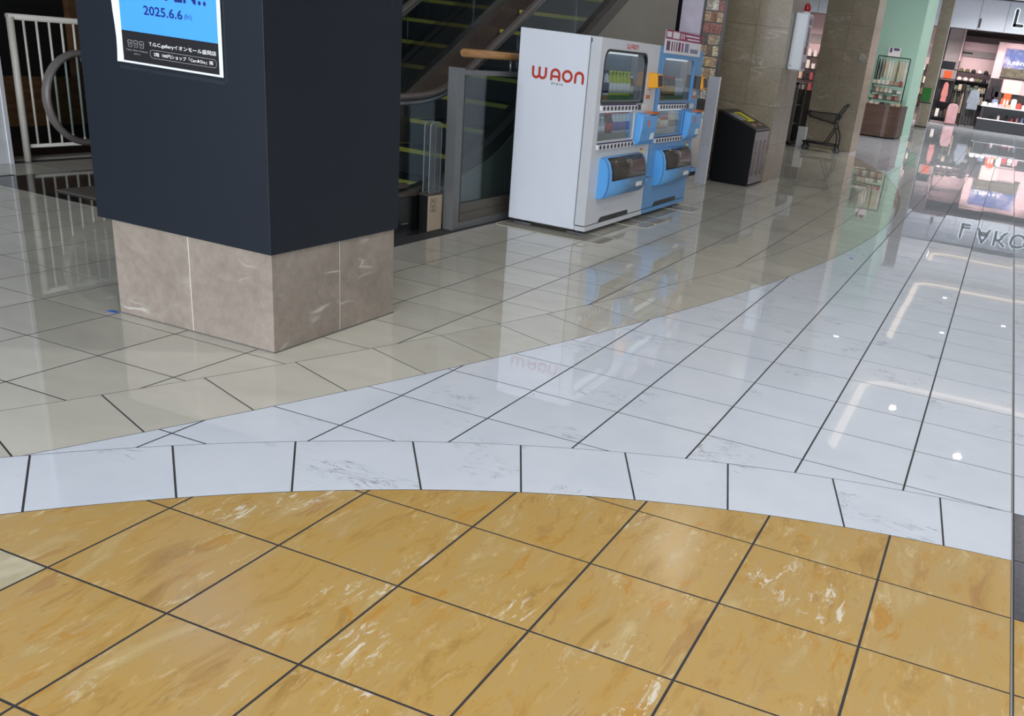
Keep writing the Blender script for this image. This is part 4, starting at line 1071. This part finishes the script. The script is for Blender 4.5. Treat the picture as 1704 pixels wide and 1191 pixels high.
# ================================================================== SHOPPING TROLLEY
mat('trolley_black', C(20, 20, 22), 0.4, .2); mat('wheel_grey', C(92, 92, 94), .5); mat('wheel_rim', C(40, 40, 42), .5)
TX, TY = -2.80, 17.77
tr = thing('shopping_trolley', 'black wire shopping trolley parked in front of the brown stone pillar', 'trolley', (TX, TY, 0))
TB = 'trolley_black'
for sy in (-.20, .20):
    yb = TY + sy
    MB().tube([(TX + .37, yb, .14), (TX + .37, yb, .22), (TX + .36, yb, .36), (TX + .25, yb, .60), (TX + .26, yb, .72), (TX + .40, yb, .98), (TX + .45, yb, 1.03)], .016, 8).build('rear_frame', TB, tr)
    MB().tube([(TX - .37, yb * 1.0, .17), (TX + .37, yb, .16)], .019, 8).build('base_rail', TB, tr)
    MB().tube([(TX + .10, yb, .17), (TX + .27, yb, .52)], .012, 6).build('brace', TB, tr)
MB().tube([(TX + .45, TY - .2, 1.03), (TX + .455, TY, 1.035), (TX + .45, TY + .2, 1.03)], .017, 8).build('handle', TB, tr)
for x in (-.37, .10, .36): MB().tube([(TX + x, TY - .2, .17), (TX + x, TY + .2, .17)], .009, 6).build('cross_bar', TB, tr)
MB().box(TX - .36, TY - .2, .178, TX + .30, TY + .2, .186).build('lower_tray', TB, tr)
bk = MB()
top = [(TX - .40, TY - .17, .80), (TX + .33, TY - .21, .80), (TX + .33, TY + .21, .80), (TX - .40, TY + .17, .80)]
bot = [(TX - .34, TY - .14, .69), (TX + .25, TY - .18, .60), (TX + .25, TY + .18, .60), (TX - .34, TY + .14, .69)]
bko = MB().tube(top, .014, 6, closed=True).tube(bot, .010, 6, closed=True).build('basket_rim', TB, tr)
wires = MB()
for a in range(4):
    b = (a + 1) % 4; n = 16 if a % 2 == 0 else 9
    for k in range(n):
        t = k / n
        p = [Vector(top[a]).lerp(Vector(top[b]), t), Vector(bot[a]).lerp(Vector(bot[b]), t)]
        wires.tube(p, .0032, 4)
    for h in (.33, .66): wires.tube([Vector(top[a]).lerp(Vector(bot[a]), h), Vector(top[b]).lerp(Vector(bot[b]), h)], .0032, 4)
for k in range(10):
    t = k / 9; wires.tube([Vector(bot[0]).lerp(Vector(bot[1]), t), Vector(bot[3]).lerp(Vector(bot[2]), t)], .003, 4)
wires.build('basket_wires', TB, tr)
MB().box(TX + .27, TY - .17, .63, TX + .285, TY + .17, .80).build('child_seat_flap', TB, tr)
MB().box(TX - .37, TY - .12, .72, TX - .33, TY + .12, .79).build('front_plate', TB, tr)
for x in (-.33, .37):
    for sy in (-.18, .18):
        fk = MB().box(TX + x - .018, TY + sy - .026, .06, TX + x + .018, TY + sy + .026, .16).build('caster_fork', TB, tr)
        MB().lathe([(.03, -.014), (.060, -.012), (.060, .012), (.03, .014)], (TX + x + .01, TY + sy, .060), 16, 'y', 0).build('wheel', 'wheel_grey', fk)

# ================================================================== GREEN PILLAR, KIOSK, OLIVE COLUMN
mat('mint_paint', C(178, 216, 196), 0.6, var=.03, scale=1)
gp = thing('mint_pillar', 'mint green painted pillar behind the accessory kiosk', 'pillar', (-2.8, 29.5, 0))
MB().box(-3.45, 28.5, 0, -2.20, 31.9, 5.7).build('shaft', 'mint_paint', gp)
MB().box(-3.46, 28.49, 0, -2.19, 31.91, .12).build('plinth', 'mint_paint', gp)
ck = thing('kiosk_counter', 'dark wood kiosk counter with rounded corner before the mint pillar', 'counter', (-2.7, 27.1, 0))
ctr = [(-3.9, 26.25), (-2.55, 26.25)] + [(-2.55 + .43 * math.sin(a), 26.68 - .43 * math.cos(a)) for a in [PI / 2 * k / 6 for k in range(1, 7)]] + [(-2.12, 28.3), (-3.9, 28.3)]
MB().prism(ctr, .04, .88, None, 0, False).build('body', 'walnut_wood', ck)
MB().prism([(-2.9 + (x + 2.9) * 1.01, 27.2 + (y - 27.2) * 1.01) for x, y in ctr], .88, .93).build('worktop', 'walnut_wood', ck)
MB().prism([(-2.9 + (x + 2.9) * .97, 27.2 + (y - 27.2) * .97) for x, y in ctr], 0, .04).build('plinth', 'void_black', ck)
mat('rack_black', C(26, 27, 30), .4, .4); mat('card_white', C(220, 210, 212), .5); mat('card_pic', C(70, 66, 90), .5)
rk = thing('display_rack', 'black metal display rack standing on the wooden kiosk counter', 'rack', (-2.7, 27.3, .93))
for x in (-3.19, -2.24): MB().tube([(x, 27.3, .93), (x, 27.3, 2.28)], .016, 6).build('upright', 'rack_black', rk)
MB().tube([(-3.19, 27.3, 2.28), (-2.24, 27.3, 2.28)], .016, 6).build('hanging_bar', 'rack_black', rk)
for z in (1.06, 1.25, 1.47): MB().box(-3.2, 26.95, z, -2.30, 27.3, z + .02).build('shelf', 'rack_black', rk)
sg = MB().box(-2.93, 27.29, 2.295, -2.58, 27.31, 2.54).build('sign_card', 'card_white'); tag(sg, 'white picture card on top of the kiosk display rack', 'card')
for a, b in ((-2.90, -2.83), (-2.79, -2.62)): MB().box(a, 27.285, 2.40 if a < -2.8 else 2.46, b, 27.289, 2.53, None).build('picture', 'card_pic', sg)
gc = [(40, 36, 36), (190, 176, 150), (120, 96, 72), (214, 206, 196), (86, 66, 54), (168, 140, 120), (60, 56, 60), (200, 170, 150), (150, 70, 70), (96, 110, 96)]
for i, c in enumerate(gc): mat('garment_%d' % i, C(*c), .8, var=.2, scale=20)
cn = ['charcoal', 'sand', 'brown', 'cream', 'dark brown', 'tan', 'slate', 'blush', 'brick red', 'sage']
def hanging(x, y, z1, ln, wd, i, lab, cat='scarf', grp='strips hanging on the kiosk rack'):
    o = thing('hanging_scarf' if cat == 'scarf' else 'hanging_garment', lab, cat, (x, y, z1 - ln), grp)
    pts = []
    n = 6
    mb = MB()
    L = [(x - wd / 2 * (.45 + .55 * min(1, k / 2)) , z1 - .05 - (ln - .05) * k / n) for k in range(n + 1)]
    R_ = [(x + wd / 2 * (.45 + .55 * min(1, k / 2)) + .006 * math.sin(k), z1 - .05 - (ln - .05) * k / n) for k in range(n + 1)]
    mb.prism(L + R_[::-1], -.02, .02, FY(y)); mb.build('cloth', 'garment_%d' % i, o)
    MB().tube([(x, y, z1 - .055), (x, y, z1 - .01), (x + .008, y, z1 + .006), (x + .004, y, z1 + .018)], .004, 5).build('hook', 'rack_black', o)
    return o
for k in range(11):
    i = random.choice((0, 1, 2, 3, 4, 5, 6, 1, 2, 7))
    hanging(-3.13 + .082 * k, 27.3, 2.245, .55 + .2 * random.random(), .055, i, '%s strip accessory, %s on the kiosk rack bar' % (cn[i], nth(k)))
def goods(x, y, z, w_, d_, h, i, lab, cat='box', grp=None):
    q = MB().box(x - w_ / 2, y - d_ / 2, z, x + w_ / 2, y + d_ / 2, z + h * .92).box(x - w_ / 2 - .004, y - d_ / 2 - .004, z + h * .92, x + w_ / 2 + .004, y + d_ / 2 + .004, z + h)
    o = q.build('goods_' + cat.replace(' ', '_'), 'garment_%d' % i); tag(o, lab, cat, grp); return o
for z, nm in ((1.08, 'lowest'), (1.27, 'middle'), (1.49, 'top')):
    for k in range(7):
        i = random.choice((1, 3, 3, 5, 7, 8, 9, 0))
        goods(-3.12 + .128 * k, 27.08, z, .10, .1, .10 + .05 * random.random(), i, '%s box, %s on the %s kiosk shelf' % (cn[i], nth(k), nm), 'box', 'small boxes on the kiosk shelves')
for k in range(7):
    i = random.choice((1, 3, 3, 7, 6, 9))
    goods(-3.2 + .16 * k, 26.62, .93, .12, .12, .05 + .05 * random.random(), i, '%s pouch, %s along the kiosk counter edge' % (cn[i], nth(k)), 'pouch', 'pouches along the kiosk counter')
# striped hanging cloth left of the kiosk rack
for k in range(3):
    hanging(-3.62 + .09 * k, 27.9, 3.1, 1.4, .085, (0, 6, 3)[k], '%s long cloth hanging left of the kiosk rack' % ('charcoal', 'slate', 'cream')[k], 'scarf', 'long cloths left of the kiosk')
wl2 = MB().tube([(-3.72, 27.9, 3.12), (-3.35, 27.9, 3.12)], .014, 6).tube([(-3.72, 27.9, .93), (-3.72, 27.9, 3.12)], .014, 6).tube([(-3.38, 27.9, .93), (-3.38, 27.9, 3.12)], .012, 6).build('cloth_stand', 'rack_black'); tag(wl2, 'tall black stand holding the long cloths left of the kiosk', 'stand')
oc = stone_pillar('slim_stone_column', 'slim olive stone column with a green cover in front of the far shop', -2.60, -2.13, 37.9, 38.4, 5.7, 'olive_limestone', False, .95)
mat('cover_green', C(30, 118, 38), .5); mat('pale_strip', C(190, 196, 200), .3)
MB().box(-2.585, 37.86, 1.02, -2.24, 37.898, 1.54).build('green_cover', 'cover_green', oc, bevel=.02)
MB().box(-2.60, 37.88, .96, -2.16, 37.899, .99).build('dark_band', 'void_black', oc)
MB().box(-2.53, 37.885, .12, -2.515, 37.899, .95).build('light_line', 'pale_strip', oc)
MB().box(-2.61, 37.88, .03, -2.12, 37.899, .07).build('dark_band', 'void_black', oc)
MB().box(-2.13, 37.9, 0.01, -2.11, 37.96, 5.7).build('edge_guard', 'pale_strip', oc)

# ================================================================== FAR SHOP
mat('fascia_white', C(198, 204, 214), .5, var=.02); mat('fascia_seam', C(120, 122, 126), .6); mat('shop_pink', C(206, 176, 178), .6, var=.03, scale=1)
mat('shop_grey', C(150, 140, 140), .6, var=.03); mat('shop_floor', C(120, 116, 118), .25); mat('sign_black', C(16, 18, 24), .4)
emis('sign_halo', (0.75, 0.88, 1.0, 1), 1.6)
SY = 47.0
fa = thing('shop_fascia', 'white panelled fascia of the far shop with halo lit lettering', 'fascia', (0, SY, 4.33))
xs = [-13.2, -11.9, -10.6, -9.2, -7.6, -6.0, -4.4, -2.86, -1.52, -.30, 1.0, 2.3, 3.6, 4.9, 6.2, 7.5, 8.9]
for a, b in zip(xs[:-1], xs[1:]): MB().box(a, SY, 4.33, b - .025, SY + .12, 5.66).build('panel', 'fascia_white', fa)
MB().box(-13.2, SY + .03, 4.35, 8.9, SY + .10, 5.64).build('backing', 'fascia_seam', fa)
def letter(ch, x0, z0, w_, h):
    f = FY(SY - .06); t = .135
    for wd, c0, c1, m, nm in ((t + .055, -.05, -.03, 'sign_halo', 'halo'), (t, -.03, .02, 'sign_black', 'letter')):
        mb = MB(); r = t / 2
        S = lambda *p: stroke(mb, [(x0 + a * w_, z0 + b * h) for a, b in p], wd, c0, c1, f)
        if ch in 'LE': S((.08, 1), (.08, 0)); S((.08, .03), (1, .03))
        if ch == 'E': S((.08, .97), (.95, .97)); S((.08, .5), (.85, .5))
        if ch == 'A': S((0, 0), (.5, 1)); S((.5, 1), (1, 0)); S((.2, .33), (.8, .33))
        if ch == 'K': S((.08, 1), (.08, 0)); S((.95, 1), (.12, .42)); S((.38, .6), (1, 0))
        if ch == 'O': stroke(mb, [(x0 + w_ * (.5 + .5 * math.cos(a)), z0 + h * (.5 + .5 * math.sin(a))) for a in [2 * PI * k / 24 for k in range(24)]], wd, c0, c1, f, closed=True)
        mb.build(nm, m, fa)
for k, ch in enumerate('LAKOLE'): letter(ch, .05 + .82 * k, 4.66, .38 if ch in 'LE' else (.66 if ch == 'O' else .56), .66)
tag(MB().box(-1.50, SY - .05, 4.42, -1.42, SY - .002, 4.80).box(-1.475, SY - .04, 4.80, -1.445, SY - .01, 4.84).build('signal_box', 'sign_black'), 'slim black box on the far shop fascia left of the sign', 'sensor')
bh = MB().box(-13.4, SY - .4, 5.70, 9, SY + .3, 6.2).build('trim_2', 'shop_grey'); tag(bh, kind='structure')
sf = MB().box(-13.4, 47.0, -.02, 9, 55, .006).build('floor_shop', 'shop_floor'); tag(sf, kind='structure')
wf = MB().box(-13.4, 54.9, 0, 9, 55.1, 4.6).build('wall_far', 'shop_pink'); tag(wf, kind='structure')
scl = MB().box(-13.4, 47.12, 4.42, 9, 55.0, 4.5).build('ceiling_shop', 'shop_grey'); tag(scl, kind='structure')
# inner shop partitions
pw = MB().box(-2.86, 49.3, 0, -2.12, 49.5, 4.41).build('shop_pier', 'shop_grey'); tag(pw, 'grey inner pier of the far shop beside the cap wall', 'pier')
MB().box(-2.14, 49.2, 0, -2.07, 49.3, 4.41).build('edge', 'shop_pink', pw)
hw = thing('cap_wall', 'pink display wall with a grey header band and shelves of caps', 'display', (-1.2, 49.5, 0))
MB().box(-2.06, 49.4, 0, -.42, 49.6, 3.88).build('back_panel', 'shop_pink', hw)
MB().box(-2.06, 49.36, 3.20, -.50, 49.398, 3.50).build('header_band', 'shop_grey', hw)
MB().box(-2.05, 49.352, 3.33, -1.55, 49.358, 3.40).build('header_print', 'print_dark', hw)
for z, nm in ((1.0, 'lowest'), (1.55, 'second lowest'), (2.05, 'second highest'), (2.45, 'highest')):
    tag(MB().box(-2.06, 49.05, z, -.45, 49.358, z + .03).box(-2.06, 49.04, z - .01, -.45, 49.05, z + .034).build('wall_shelf', 'rack_black'), '%s black shelf on the pink cap wall' % nm, 'shelf', 'shelves of the cap wall')
mat('dark_backing', C(44, 38, 40), .7)
MB().box(-2.05, 49.36, .02, -.46, 49.398, 2.04).build('dark_backing', 'dark_backing', hw)
mat('cap_white', C(214, 200, 196), .8); mat('cap_black', C(34, 30, 34), .8); mat('cap_olive', C(92, 92, 60), .8)
def cap_(x, y, z, m, lab):
    o = thing('cap', lab, 'cap', (x, y, z), 'caps on the far shop shelves')
    MB().lathe([(.115, 0), (.12, .05), (.095, .12), (.05, .155), (.004, .165)], (x, y, z), 12).build('crown', m, o)
    MB().prism(arc2(x, y - .08, .11, .13, PI, 2 * PI, 8), z, z + .012).build('peak', m, o)
for r, z in enumerate((2.081, 2.481)):
    for k in range(5):
        m = random.choice(('cap_white', 'cap_white', 'cap_black', 'cap_olive'))
        cap_(-1.9 + .3 * k, 49.22, z, m, '%s cap, %s on the %s cap shelf of the far shop' % (m[4:], nth(k), ('lower', 'upper')[r]))
for r, z in enumerate((1.031, 1.581)):
    for k in range(8):
        i = random.choice((0, 0, 4, 6, 9, 2, 1))
        goods(-1.95 + .19 * k, 49.2, z, .16, .2, .22 + .16 * random.random(), i, '%s bag, %s on the %s back shelf of the far shop' % (cn[i], nth(k), ('bottom', 'second')[r]), 'bag', 'bags on the back shelves')
# billboard
mat('bill_text', C(232, 236, 244), .5)
g = NG('bill_sky')
ge = g.n('ShaderNodeNewGeometry'); sp = g.n('ShaderNodeSeparateXYZ'); g.l(ge.outputs['Position'], sp.inputs[0])
cl_ = g.ramp(g.noise(ge.outputs['Position'], 2.2, 5, .6), [(.42, C(78, 92, 142)), (.62, C(160, 156, 178))])
fo = g.ramp(g.noise(ge.outputs['Position'], 9, 4, .6), [(.3, C(64, 60, 52)), (.7, C(112, 104, 84))])
hz_ = g.math('GREATER_THAN', g.math('ADD', sp.outputs[2], g.math('MULTIPLY', g.noise(ge.outputs['Position'], 5, 3), .25)), 3.0)
g.l(g.mix(hz_, fo, cl_), g.b.inputs['Base Color']); g.b.inputs['Roughness'].default_value = .4
bb = thing('billboard', 'large landscape photo panel reading SUNNY on the far shop wall', 'poster', (.9, 48.5, 2.45))
MB().box(0, 48.5, 2.45, 2.2, 48.54, 3.75).build('print', 'bill_sky', bb)
MB().box(-.02, 48.485, 2.40, 2.22, 48.55, 2.45).build('lower_frame', 'void_black', bb)
text('SUNNY & F', 'lettering', FY(48.5), .17, 3.03, 1.25, .16, 'bill_text', bb, .004, bold=.02)
bw = MB().box(-.40, 48.54, 0, 4.0, 48.7, 4.0).build('wall_shop', 'shop_pink'); tag(bw, kind='structure')
MB().box(-.39, 48.525, 0.01, 3.9, 48.5395, 1.72).build('dark_panel', 'dark_backing', bw)
MB().box(-.39, 48.525, 1.72, .2, 48.5395, 2.35).build('dark_panel', 'dark_backing', bw)
mat('under_card', C(222, 196, 190), .5)
tag(MB().box(.25, 48.48, 1.75, 1.1, 48.538, 2.36).box(.24, 48.475, 1.73, 1.11, 48.539, 1.75).build('picture_card', 'under_card'), 'pale pink picture card below the landscape photo panel', 'card')
# display tables
mat('table_black', C(20, 21, 26), .4); mat('table_white', C(214, 206, 212), .4)
dt = thing('display_table', 'two tier dark display table with white edged shelves in the far shop', 'table', (1.2, 45.6, 0))
MB().box(-.47, 44.9, 0, 3.2, 46.6, .50).build('base', 'table_black', dt)
MB().box(-.48, 44.88, .50, 3.22, 46.6, .535).build('lower_shelf', 'table_white', dt)
MB().box(-.30, 45.5, .535, 3.2, 46.6, 1.06).build('riser', 'table_black', dt)
MB().box(-.44, 45.0, 1.06, 3.22, 46.62, 1.10).build('upper_shelf', 'table_white', dt)
for x in (-.40, 1.3, 3.1): MB().box(x, 45.05, .535, x + .05, 45.1, 1.06).build('leg', 'table_black', dt)
tc_ = [('orange', (206, 84, 36)), ('blue grey', (120, 130, 160)), ('ivory', (226, 212, 206)), ('white', (236, 232, 234)), ('red', (178, 60, 50)), ('black', (30, 28, 30)), ('tan', (180, 150, 118)), ('rose', (206, 150, 160))]
for n, c in tc_: mat('tg_' + n, C(*c), .6)
def tgood(x, y, z, w_, h, n, lab, cat):
    mb = MB()
    if cat == 'bottle': mb.lathe([(w_ / 2, 0), (w_ / 2, h * .75), (w_ * .25, h * .85), (w_ * .25, h)], (x, y, z), 10)
    else: mb.prism(rrect(x - w_ / 2, z, x + w_ / 2, z + h, min(w_, h) * .18, 3), -.08, .08, FY(y)); mb.box(x - w_ * .3, y - .02, z + h, x + w_ * .3, y + .02, z + h + .015)
    tag(mb.build('table_' + cat, 'tg_' + n), lab, cat, 'goods on the far display table')
TORD = ORD + ['thirteenth', 'fourteenth', 'fifteenth', 'sixteenth']
k = 0
for x, w_, h, n, cat in ((-.30, .22, .14, 'white', 'pouch'), (-.05, .2, .12, 'ivory', 'pouch'), (.18, .2, .16, 'white', 'pouch'), (.12, .26, .30, 'blue grey', 'pouch'), (.42, .22, .12, 'rose', 'pouch'), (.40, .10, .40, 'orange', 'bottle'), (.52, .09, .38, 'ivory', 'bottle'), (.66, .10, .36, 'ivory', 'bottle'), (.78, .1, .34, 'black', 'bottle'), (.95, .24, .40, 'white', 'pouch'), (.75, .28, .14, 'tan', 'pouch'), (1.2, .2, .25, 'red', 'pouch'), (1.45, .22, .2, 'ivory', 'pouch'), (1.7, .2, .3, 'rose', 'pouch'), (.6, .34, .62, 'orange', 'pouch')):
    y = 45.2 + (.55 if h > .2 else 0) + (.35 if h > .5 else 0); k += 1
    tgood(x, y, 1.10, w_, h, n, '%s %s, %s of the goods on the upper display table' % (n, cat, TORD[k - 1]), cat)
for k, (x, n) in enumerate(((.15, 'black'), (.45, 'ivory'), (.8, 'black'), (1.05, 'red'), (1.3, 'rose'), (1.5, 'blue grey'))):
    tgood(x, 45.25, .535, .13, .16 + .05 * (k % 3), n, '%s jar, %s on the lower shelf of the display table' % (n, nth(k)), 'bottle')
# garment rack with grey coats
mat('coat_grey', C(124, 130, 142), .85, var=.15, scale=12); mat('coat_dark', C(60, 62, 60), .85, var=.2, scale=12); mat('coat_rose', C(190, 116, 112), .85, var=.1); mat('pack_rose', C(176, 136, 140), .8, var=.12)
gr_ = thing('garment_rack', 'black garment rail holding grey coats in the far shop', 'rack', (-.9, 46.6, 0))
for x in (-1.32, -.54): MB().tube([(x, 46.6, .05), (x, 46.6, 1.80)], .018, 6).build('upright', 'rack_black', gr_)
MB().tube([(-1.32, 46.6, 1.80), (-.54, 46.6, 1.80)], .018, 6).build('bar', 'rack_black', gr_)
for x in (-1.32, -.54): MB().box(x - .03, 46.3, 0, x + .03, 46.9, .05).build('foot', 'rack_black', gr_)
def coat(x, y, z0, z1, w_, m, lab, dy=0.0):
    o = thing('hanging_coat', lab, 'coat', (x, y, z0), 'garments in the far shop')
    h = z1 - z0
    body = [(x - w_ * .5, z0), (x + w_ * .5, z0), (x + w_ * .42, z0 + h * .82), (x + w_ * .14, z0 + h * .95), (x, z0 + h * .90), (x - w_ * .14, z0 + h * .95), (x - w_ * .42, z0 + h * .82)]
    MB().prism(body, -.06, .06, FY(y)).build('coat_body', m, o, bevel=.01)
    for s in (-1, 1):
        MB().prism([(x + s * w_ * .40, z0 + h * .84), (x + s * w_ * .60, z0 + h * .30), (x + s * w_ * .50, z0 + h * .27), (x + s * w_ * .36, z0 + h * .6)], -.05, .05, FY(y)).build('sleeve', m, o)
    MB().tube([(x, y, z0 + h * .9), (x, y, z1 + .02)], .006, 5).build('hanger_hook', 'rack_black', o)
coat(-.88, 46.45, .82, 1.78, .50, 'coat_grey', 'long light grey coat facing out on the garment rail')
for k in range(5): coat(-1.26 + .14 * k, 46.62 + .02 * k, .12, 1.76, .10, 'coat_dark', 'dark coat, %s behind the grey coat on the garment rail' % nth(k))
coat(-2.28, 46.6, 1.0, 1.95, .26, 'coat_rose', 'rose pink coat hanging beside the slim column')
g2 = thing('garment_rack', 'low black garment rail with dark clothes before the cap wall', 'rack', (-1.6, 48.3, 0))
for x in (-2.05, -1.05): MB().tube([(x, 48.3, .05), (x, 48.3, 1.62)], .018, 6).build('upright', 'rack_black', g2)
MB().tube([(-2.05, 48.3, 1.62), (-1.05, 48.3, 1.62)], .018, 6).build('bar', 'rack_black', g2)
for x in (-2.05, -1.05): MB().box(x - .03, 48.0, 0, x + .03, 48.6, .05).build('foot', 'rack_black', g2)
for i, c in enumerate(((40, 36, 42), (84, 84, 52), (34, 34, 38), (70, 60, 62), (150, 140, 120), (30, 30, 34), (96, 76, 80), (50, 54, 46))):
    mat('cloth_%d' % i, C(*c), .85, var=.2, scale=12)
for k in range(8):
    coat(-1.97 + .12 * k, 48.3, .45 + .1 * (k % 3), 1.60, .092, 'cloth_%d' % k, '%s garment, %s on the low rail before the cap wall' % (('plum black', 'olive', 'black', 'mauve grey', 'sand', 'ink black', 'dusty mauve', 'moss')[k], nth(k)))
for k, (x, z, m, nm) in enumerate(((-.30, 1.35, 'cloth_0', 'plum black'), (-.02, 1.5, 'cloth_2', 'black'), (.14, 1.25, 'cloth_3', 'mauve grey'))):
    q = MB().box(x - .16, 48.40, z, x + .16, 48.53, z + .5).prism(arc2(x, z + .5, .08, .10, 0, PI, 6), -.01, .01, FY(48.47)).build('wall_bag', m); tag(q, '%s bag hung on the wall left of the landscape panel' % nm, 'bag', 'bags on the billboard wall')
sr = thing('stock_rack', 'black rack with shelves and goods beside the slim column', 'rack', (-2.3, 46.9, 0))
for x in (-2.72, -1.95): MB().tube([(x, 46.75, 0), (x, 46.75, 2.9)], .02, 6).build('upright', 'rack_black', sr)
for z in (.25, .95, 2.02, 2.46): MB().box(-2.72, 46.7, z, -1.95, 47.1, z + .04).build('shelf', 'rack_black', sr)
MB().tube([(-2.72, 46.6, 1.97), (-1.95, 46.6, 1.97)], .012, 6).build('bar', 'rack_black', sr)
MB().box(-2.70, 47.08, .1, -1.97, 47.1, 2.0).build('back_panel', 'dark_backing', sr)
MB().box(-2.70, 46.72, 2.50, -2.10, 46.9, 2.82).build('header_box', 'table_black', sr)
text('NEW', 'lettering', FY(46.72), -2.66, 2.70, .2, .08, 'card_white', sr, .003) if False else None
tag(MB().box(-2.52, 46.74, 2.06, -2.16, 46.95, 2.40).box(-2.46, 46.735, 2.20, -2.36, 46.742, 2.30).build('orange_box', 'tg_orange'), 'orange box on the shelf above the rose pink coat', 'box')
for k in range(4): goods(-2.64 + .2 * k, 46.85, .29, .16, .2, .3 + .08 * (k % 2), (0, 3, 6, 4)[k], '%s bag on the bottom shelf below the pink coat' % cn[(0, 3, 6, 4)[k]], 'bag', 'bags below the pink coat')
bp = thing('backpack', 'dusty pink backpack standing on the far shop floor', 'backpack', (-1.72, 46.4, 0))
MB().prism(rrect(-1.96, .03, -1.46, .98, [.06, .06, .2, .2], 5), -.14, .14, FY(46.4)).build('bag', 'pack_rose', bp, bevel=.03)
MB().prism(rrect(-1.92, .08, -1.50, .45, .05, 4), .14, .19, FY(46.4)).build('front_pocket', 'pack_rose', bp, bevel=.015)
MB().tube([(-1.78, 46.4, .96), (-1.76, 46.4, 1.06), (-1.66, 46.4, 1.06), (-1.64, 46.4, .96)], .014, 6).build('grab_handle', 'coat_dark', bp)
for x in (-1.90, -1.52): MB().box(x - .03, 46.38, 0.0, x + .03, 46.52, .03).build('foot', 'coat_dark', bp)
# wall seen left of the slim column and between the pillars
lw = thing('shop_sidewall', 'pink and mauve side display wall left of the slim column', 'display', (-5.5, 49.6, 0))
MB().box(-12.6, 49.6, 3.45, -3.2, 49.8, 4.41).build('upper_panel', 'shop_pink', lw)
MB().box(-12.6, 49.58, 2.98, -3.2, 49.8, 3.45).build('mauve_band', 'shop_grey', lw)
MB().box(-12.6, 49.6, 0, -3.2, 49.8, 2.98).build('lower_panel', 'shop_pink', lw)
for z, nm in ((.6, 'lowest'), (1.15, 'second lowest'), (1.7, 'second highest'), (2.3, 'highest')):
    tag(MB().box(-12.6, 49.2, z, -3.3, 49.575, z + .034).box(-12.6, 49.19, z - .01, -3.3, 49.2, z + .037).build('wall_shelf', 'rack_black'), '%s long shelf on the mauve side wall' % nm, 'shelf', 'shelves of the side wall')
k = 0
for z, r in ((.635, 'lowest'), (1.185, 'second'), (1.735, 'third'), (2.335, 'top')):
    for q in range(5):
        i = random.choice((0, 3, 6, 0, 7, 8, 2))
        goods(-4.5 + .24 * q, 49.35, z, .2, .2, .25 + .18 * random.random(), i, '%s bag, %s on the %s side wall shelf' % (cn[i], nth(q), r), 'bag', 'bags on the side wall shelves')
    for q in range(6):
        i = random.choice((8, 3, 7, 0, 3, 8))
        goods(-10.3 + .3 * q, 49.35, z, .17, .2, .25 + .18 * random.random(), i, '%s pack, %s on the %s shelf seen between the pillars' % (cn[i], nth(q), r), 'pack', 'packs seen between the pillars')

# ================================================================== LAMPS
mat('lamp_trim', C(225, 225, 225), .5)
def downlight(x, y, z, power, col, grp, label):
    o = thing('downlight', label, 'downlight', (x, y, z), grp)
    MB().ring([(x + .11 * math.cos(2 * PI * k / 16), y + .11 * math.sin(2 * PI * k / 16)) for k in range(16)], [(x + .085 * math.cos(2 * PI * k / 16), y + .085 * math.sin(2 * PI * k / 16)) for k in range(16)], z - .012, z).build('trim_ring', 'lamp_trim', o)
    MB().lathe([(.084, -.004), (.084, -.001)], (x, y, z), 16).build('lens', 'downlight_glow', o)
    l = bpy.data.lights.new('downlight_lamp', 'AREA'); l.shape = 'DISK'; l.size = .16; l.energy = power; l.color = col; l.spread = 2.6
    lo_ = bpy.data.objects.new('downlight_lamp', l); COL.objects.link(lo_); lo_.parent = o; lo_.location = (0, 0, -.02)
for c in COF:
    spots, pwr = {-9.0: ([(0.4, -7), (3.4, -5), (0.4, -3), (3.4, -1), (0.4, 1.5), (3.4, 4)], 40), 14.6: ([(-.02, 19.92), (1.73, 17.46), (3.8, 16.0), (4.4, 19.5)], 75),
                  25.0: ([(.3, 35.4), (2.6, 32.5), (.6, 29.5), (3.4, 27.0)], 70), 40.4: ([(-.4, 43.2), (1.6, 43.2), (3.6, 43.2)], 240)}[c[1]]
    for x, y in spots: downlight(x, y, ZC + .50, pwr, (1.0, .98, .95), 'ceiling downlights', 'round recessed downlight in the white mall ceiling')
for x, y in ((-7.5, 43.5), (-5.0, 43.5), (-2.5, 43.5), (-7.0, 30.0), (-6.0, 22.0)): downlight(x, y, 5.9, 110, (1.0, .98, .95), 'side ceiling downlights', 'round downlight in the ceiling beside the escalator hall')
for x, y in ((-2.3, 24.0), (-2.3, 8.6)): downlight(x, y, ZC, 80 if y > 20 else 18, (1.0, .98, .95), 'added edge downlights', 'added round downlight at the pillar side edge of the mall ceiling')  # added lamps; the far one brightens the kiosk and mint pillar
def shoplight(x, y, p): downlight(x, y, 4.42, p, (1.0, .86, .84), 'shop downlights', 'small round downlight under the far shop ceiling')
for x in (-11.5, -10.0, -8.4, -6.6, -4.6, -3.0, -1.3, .5, 2.2, 4.5):
    shoplight(x, 47.5, 40)
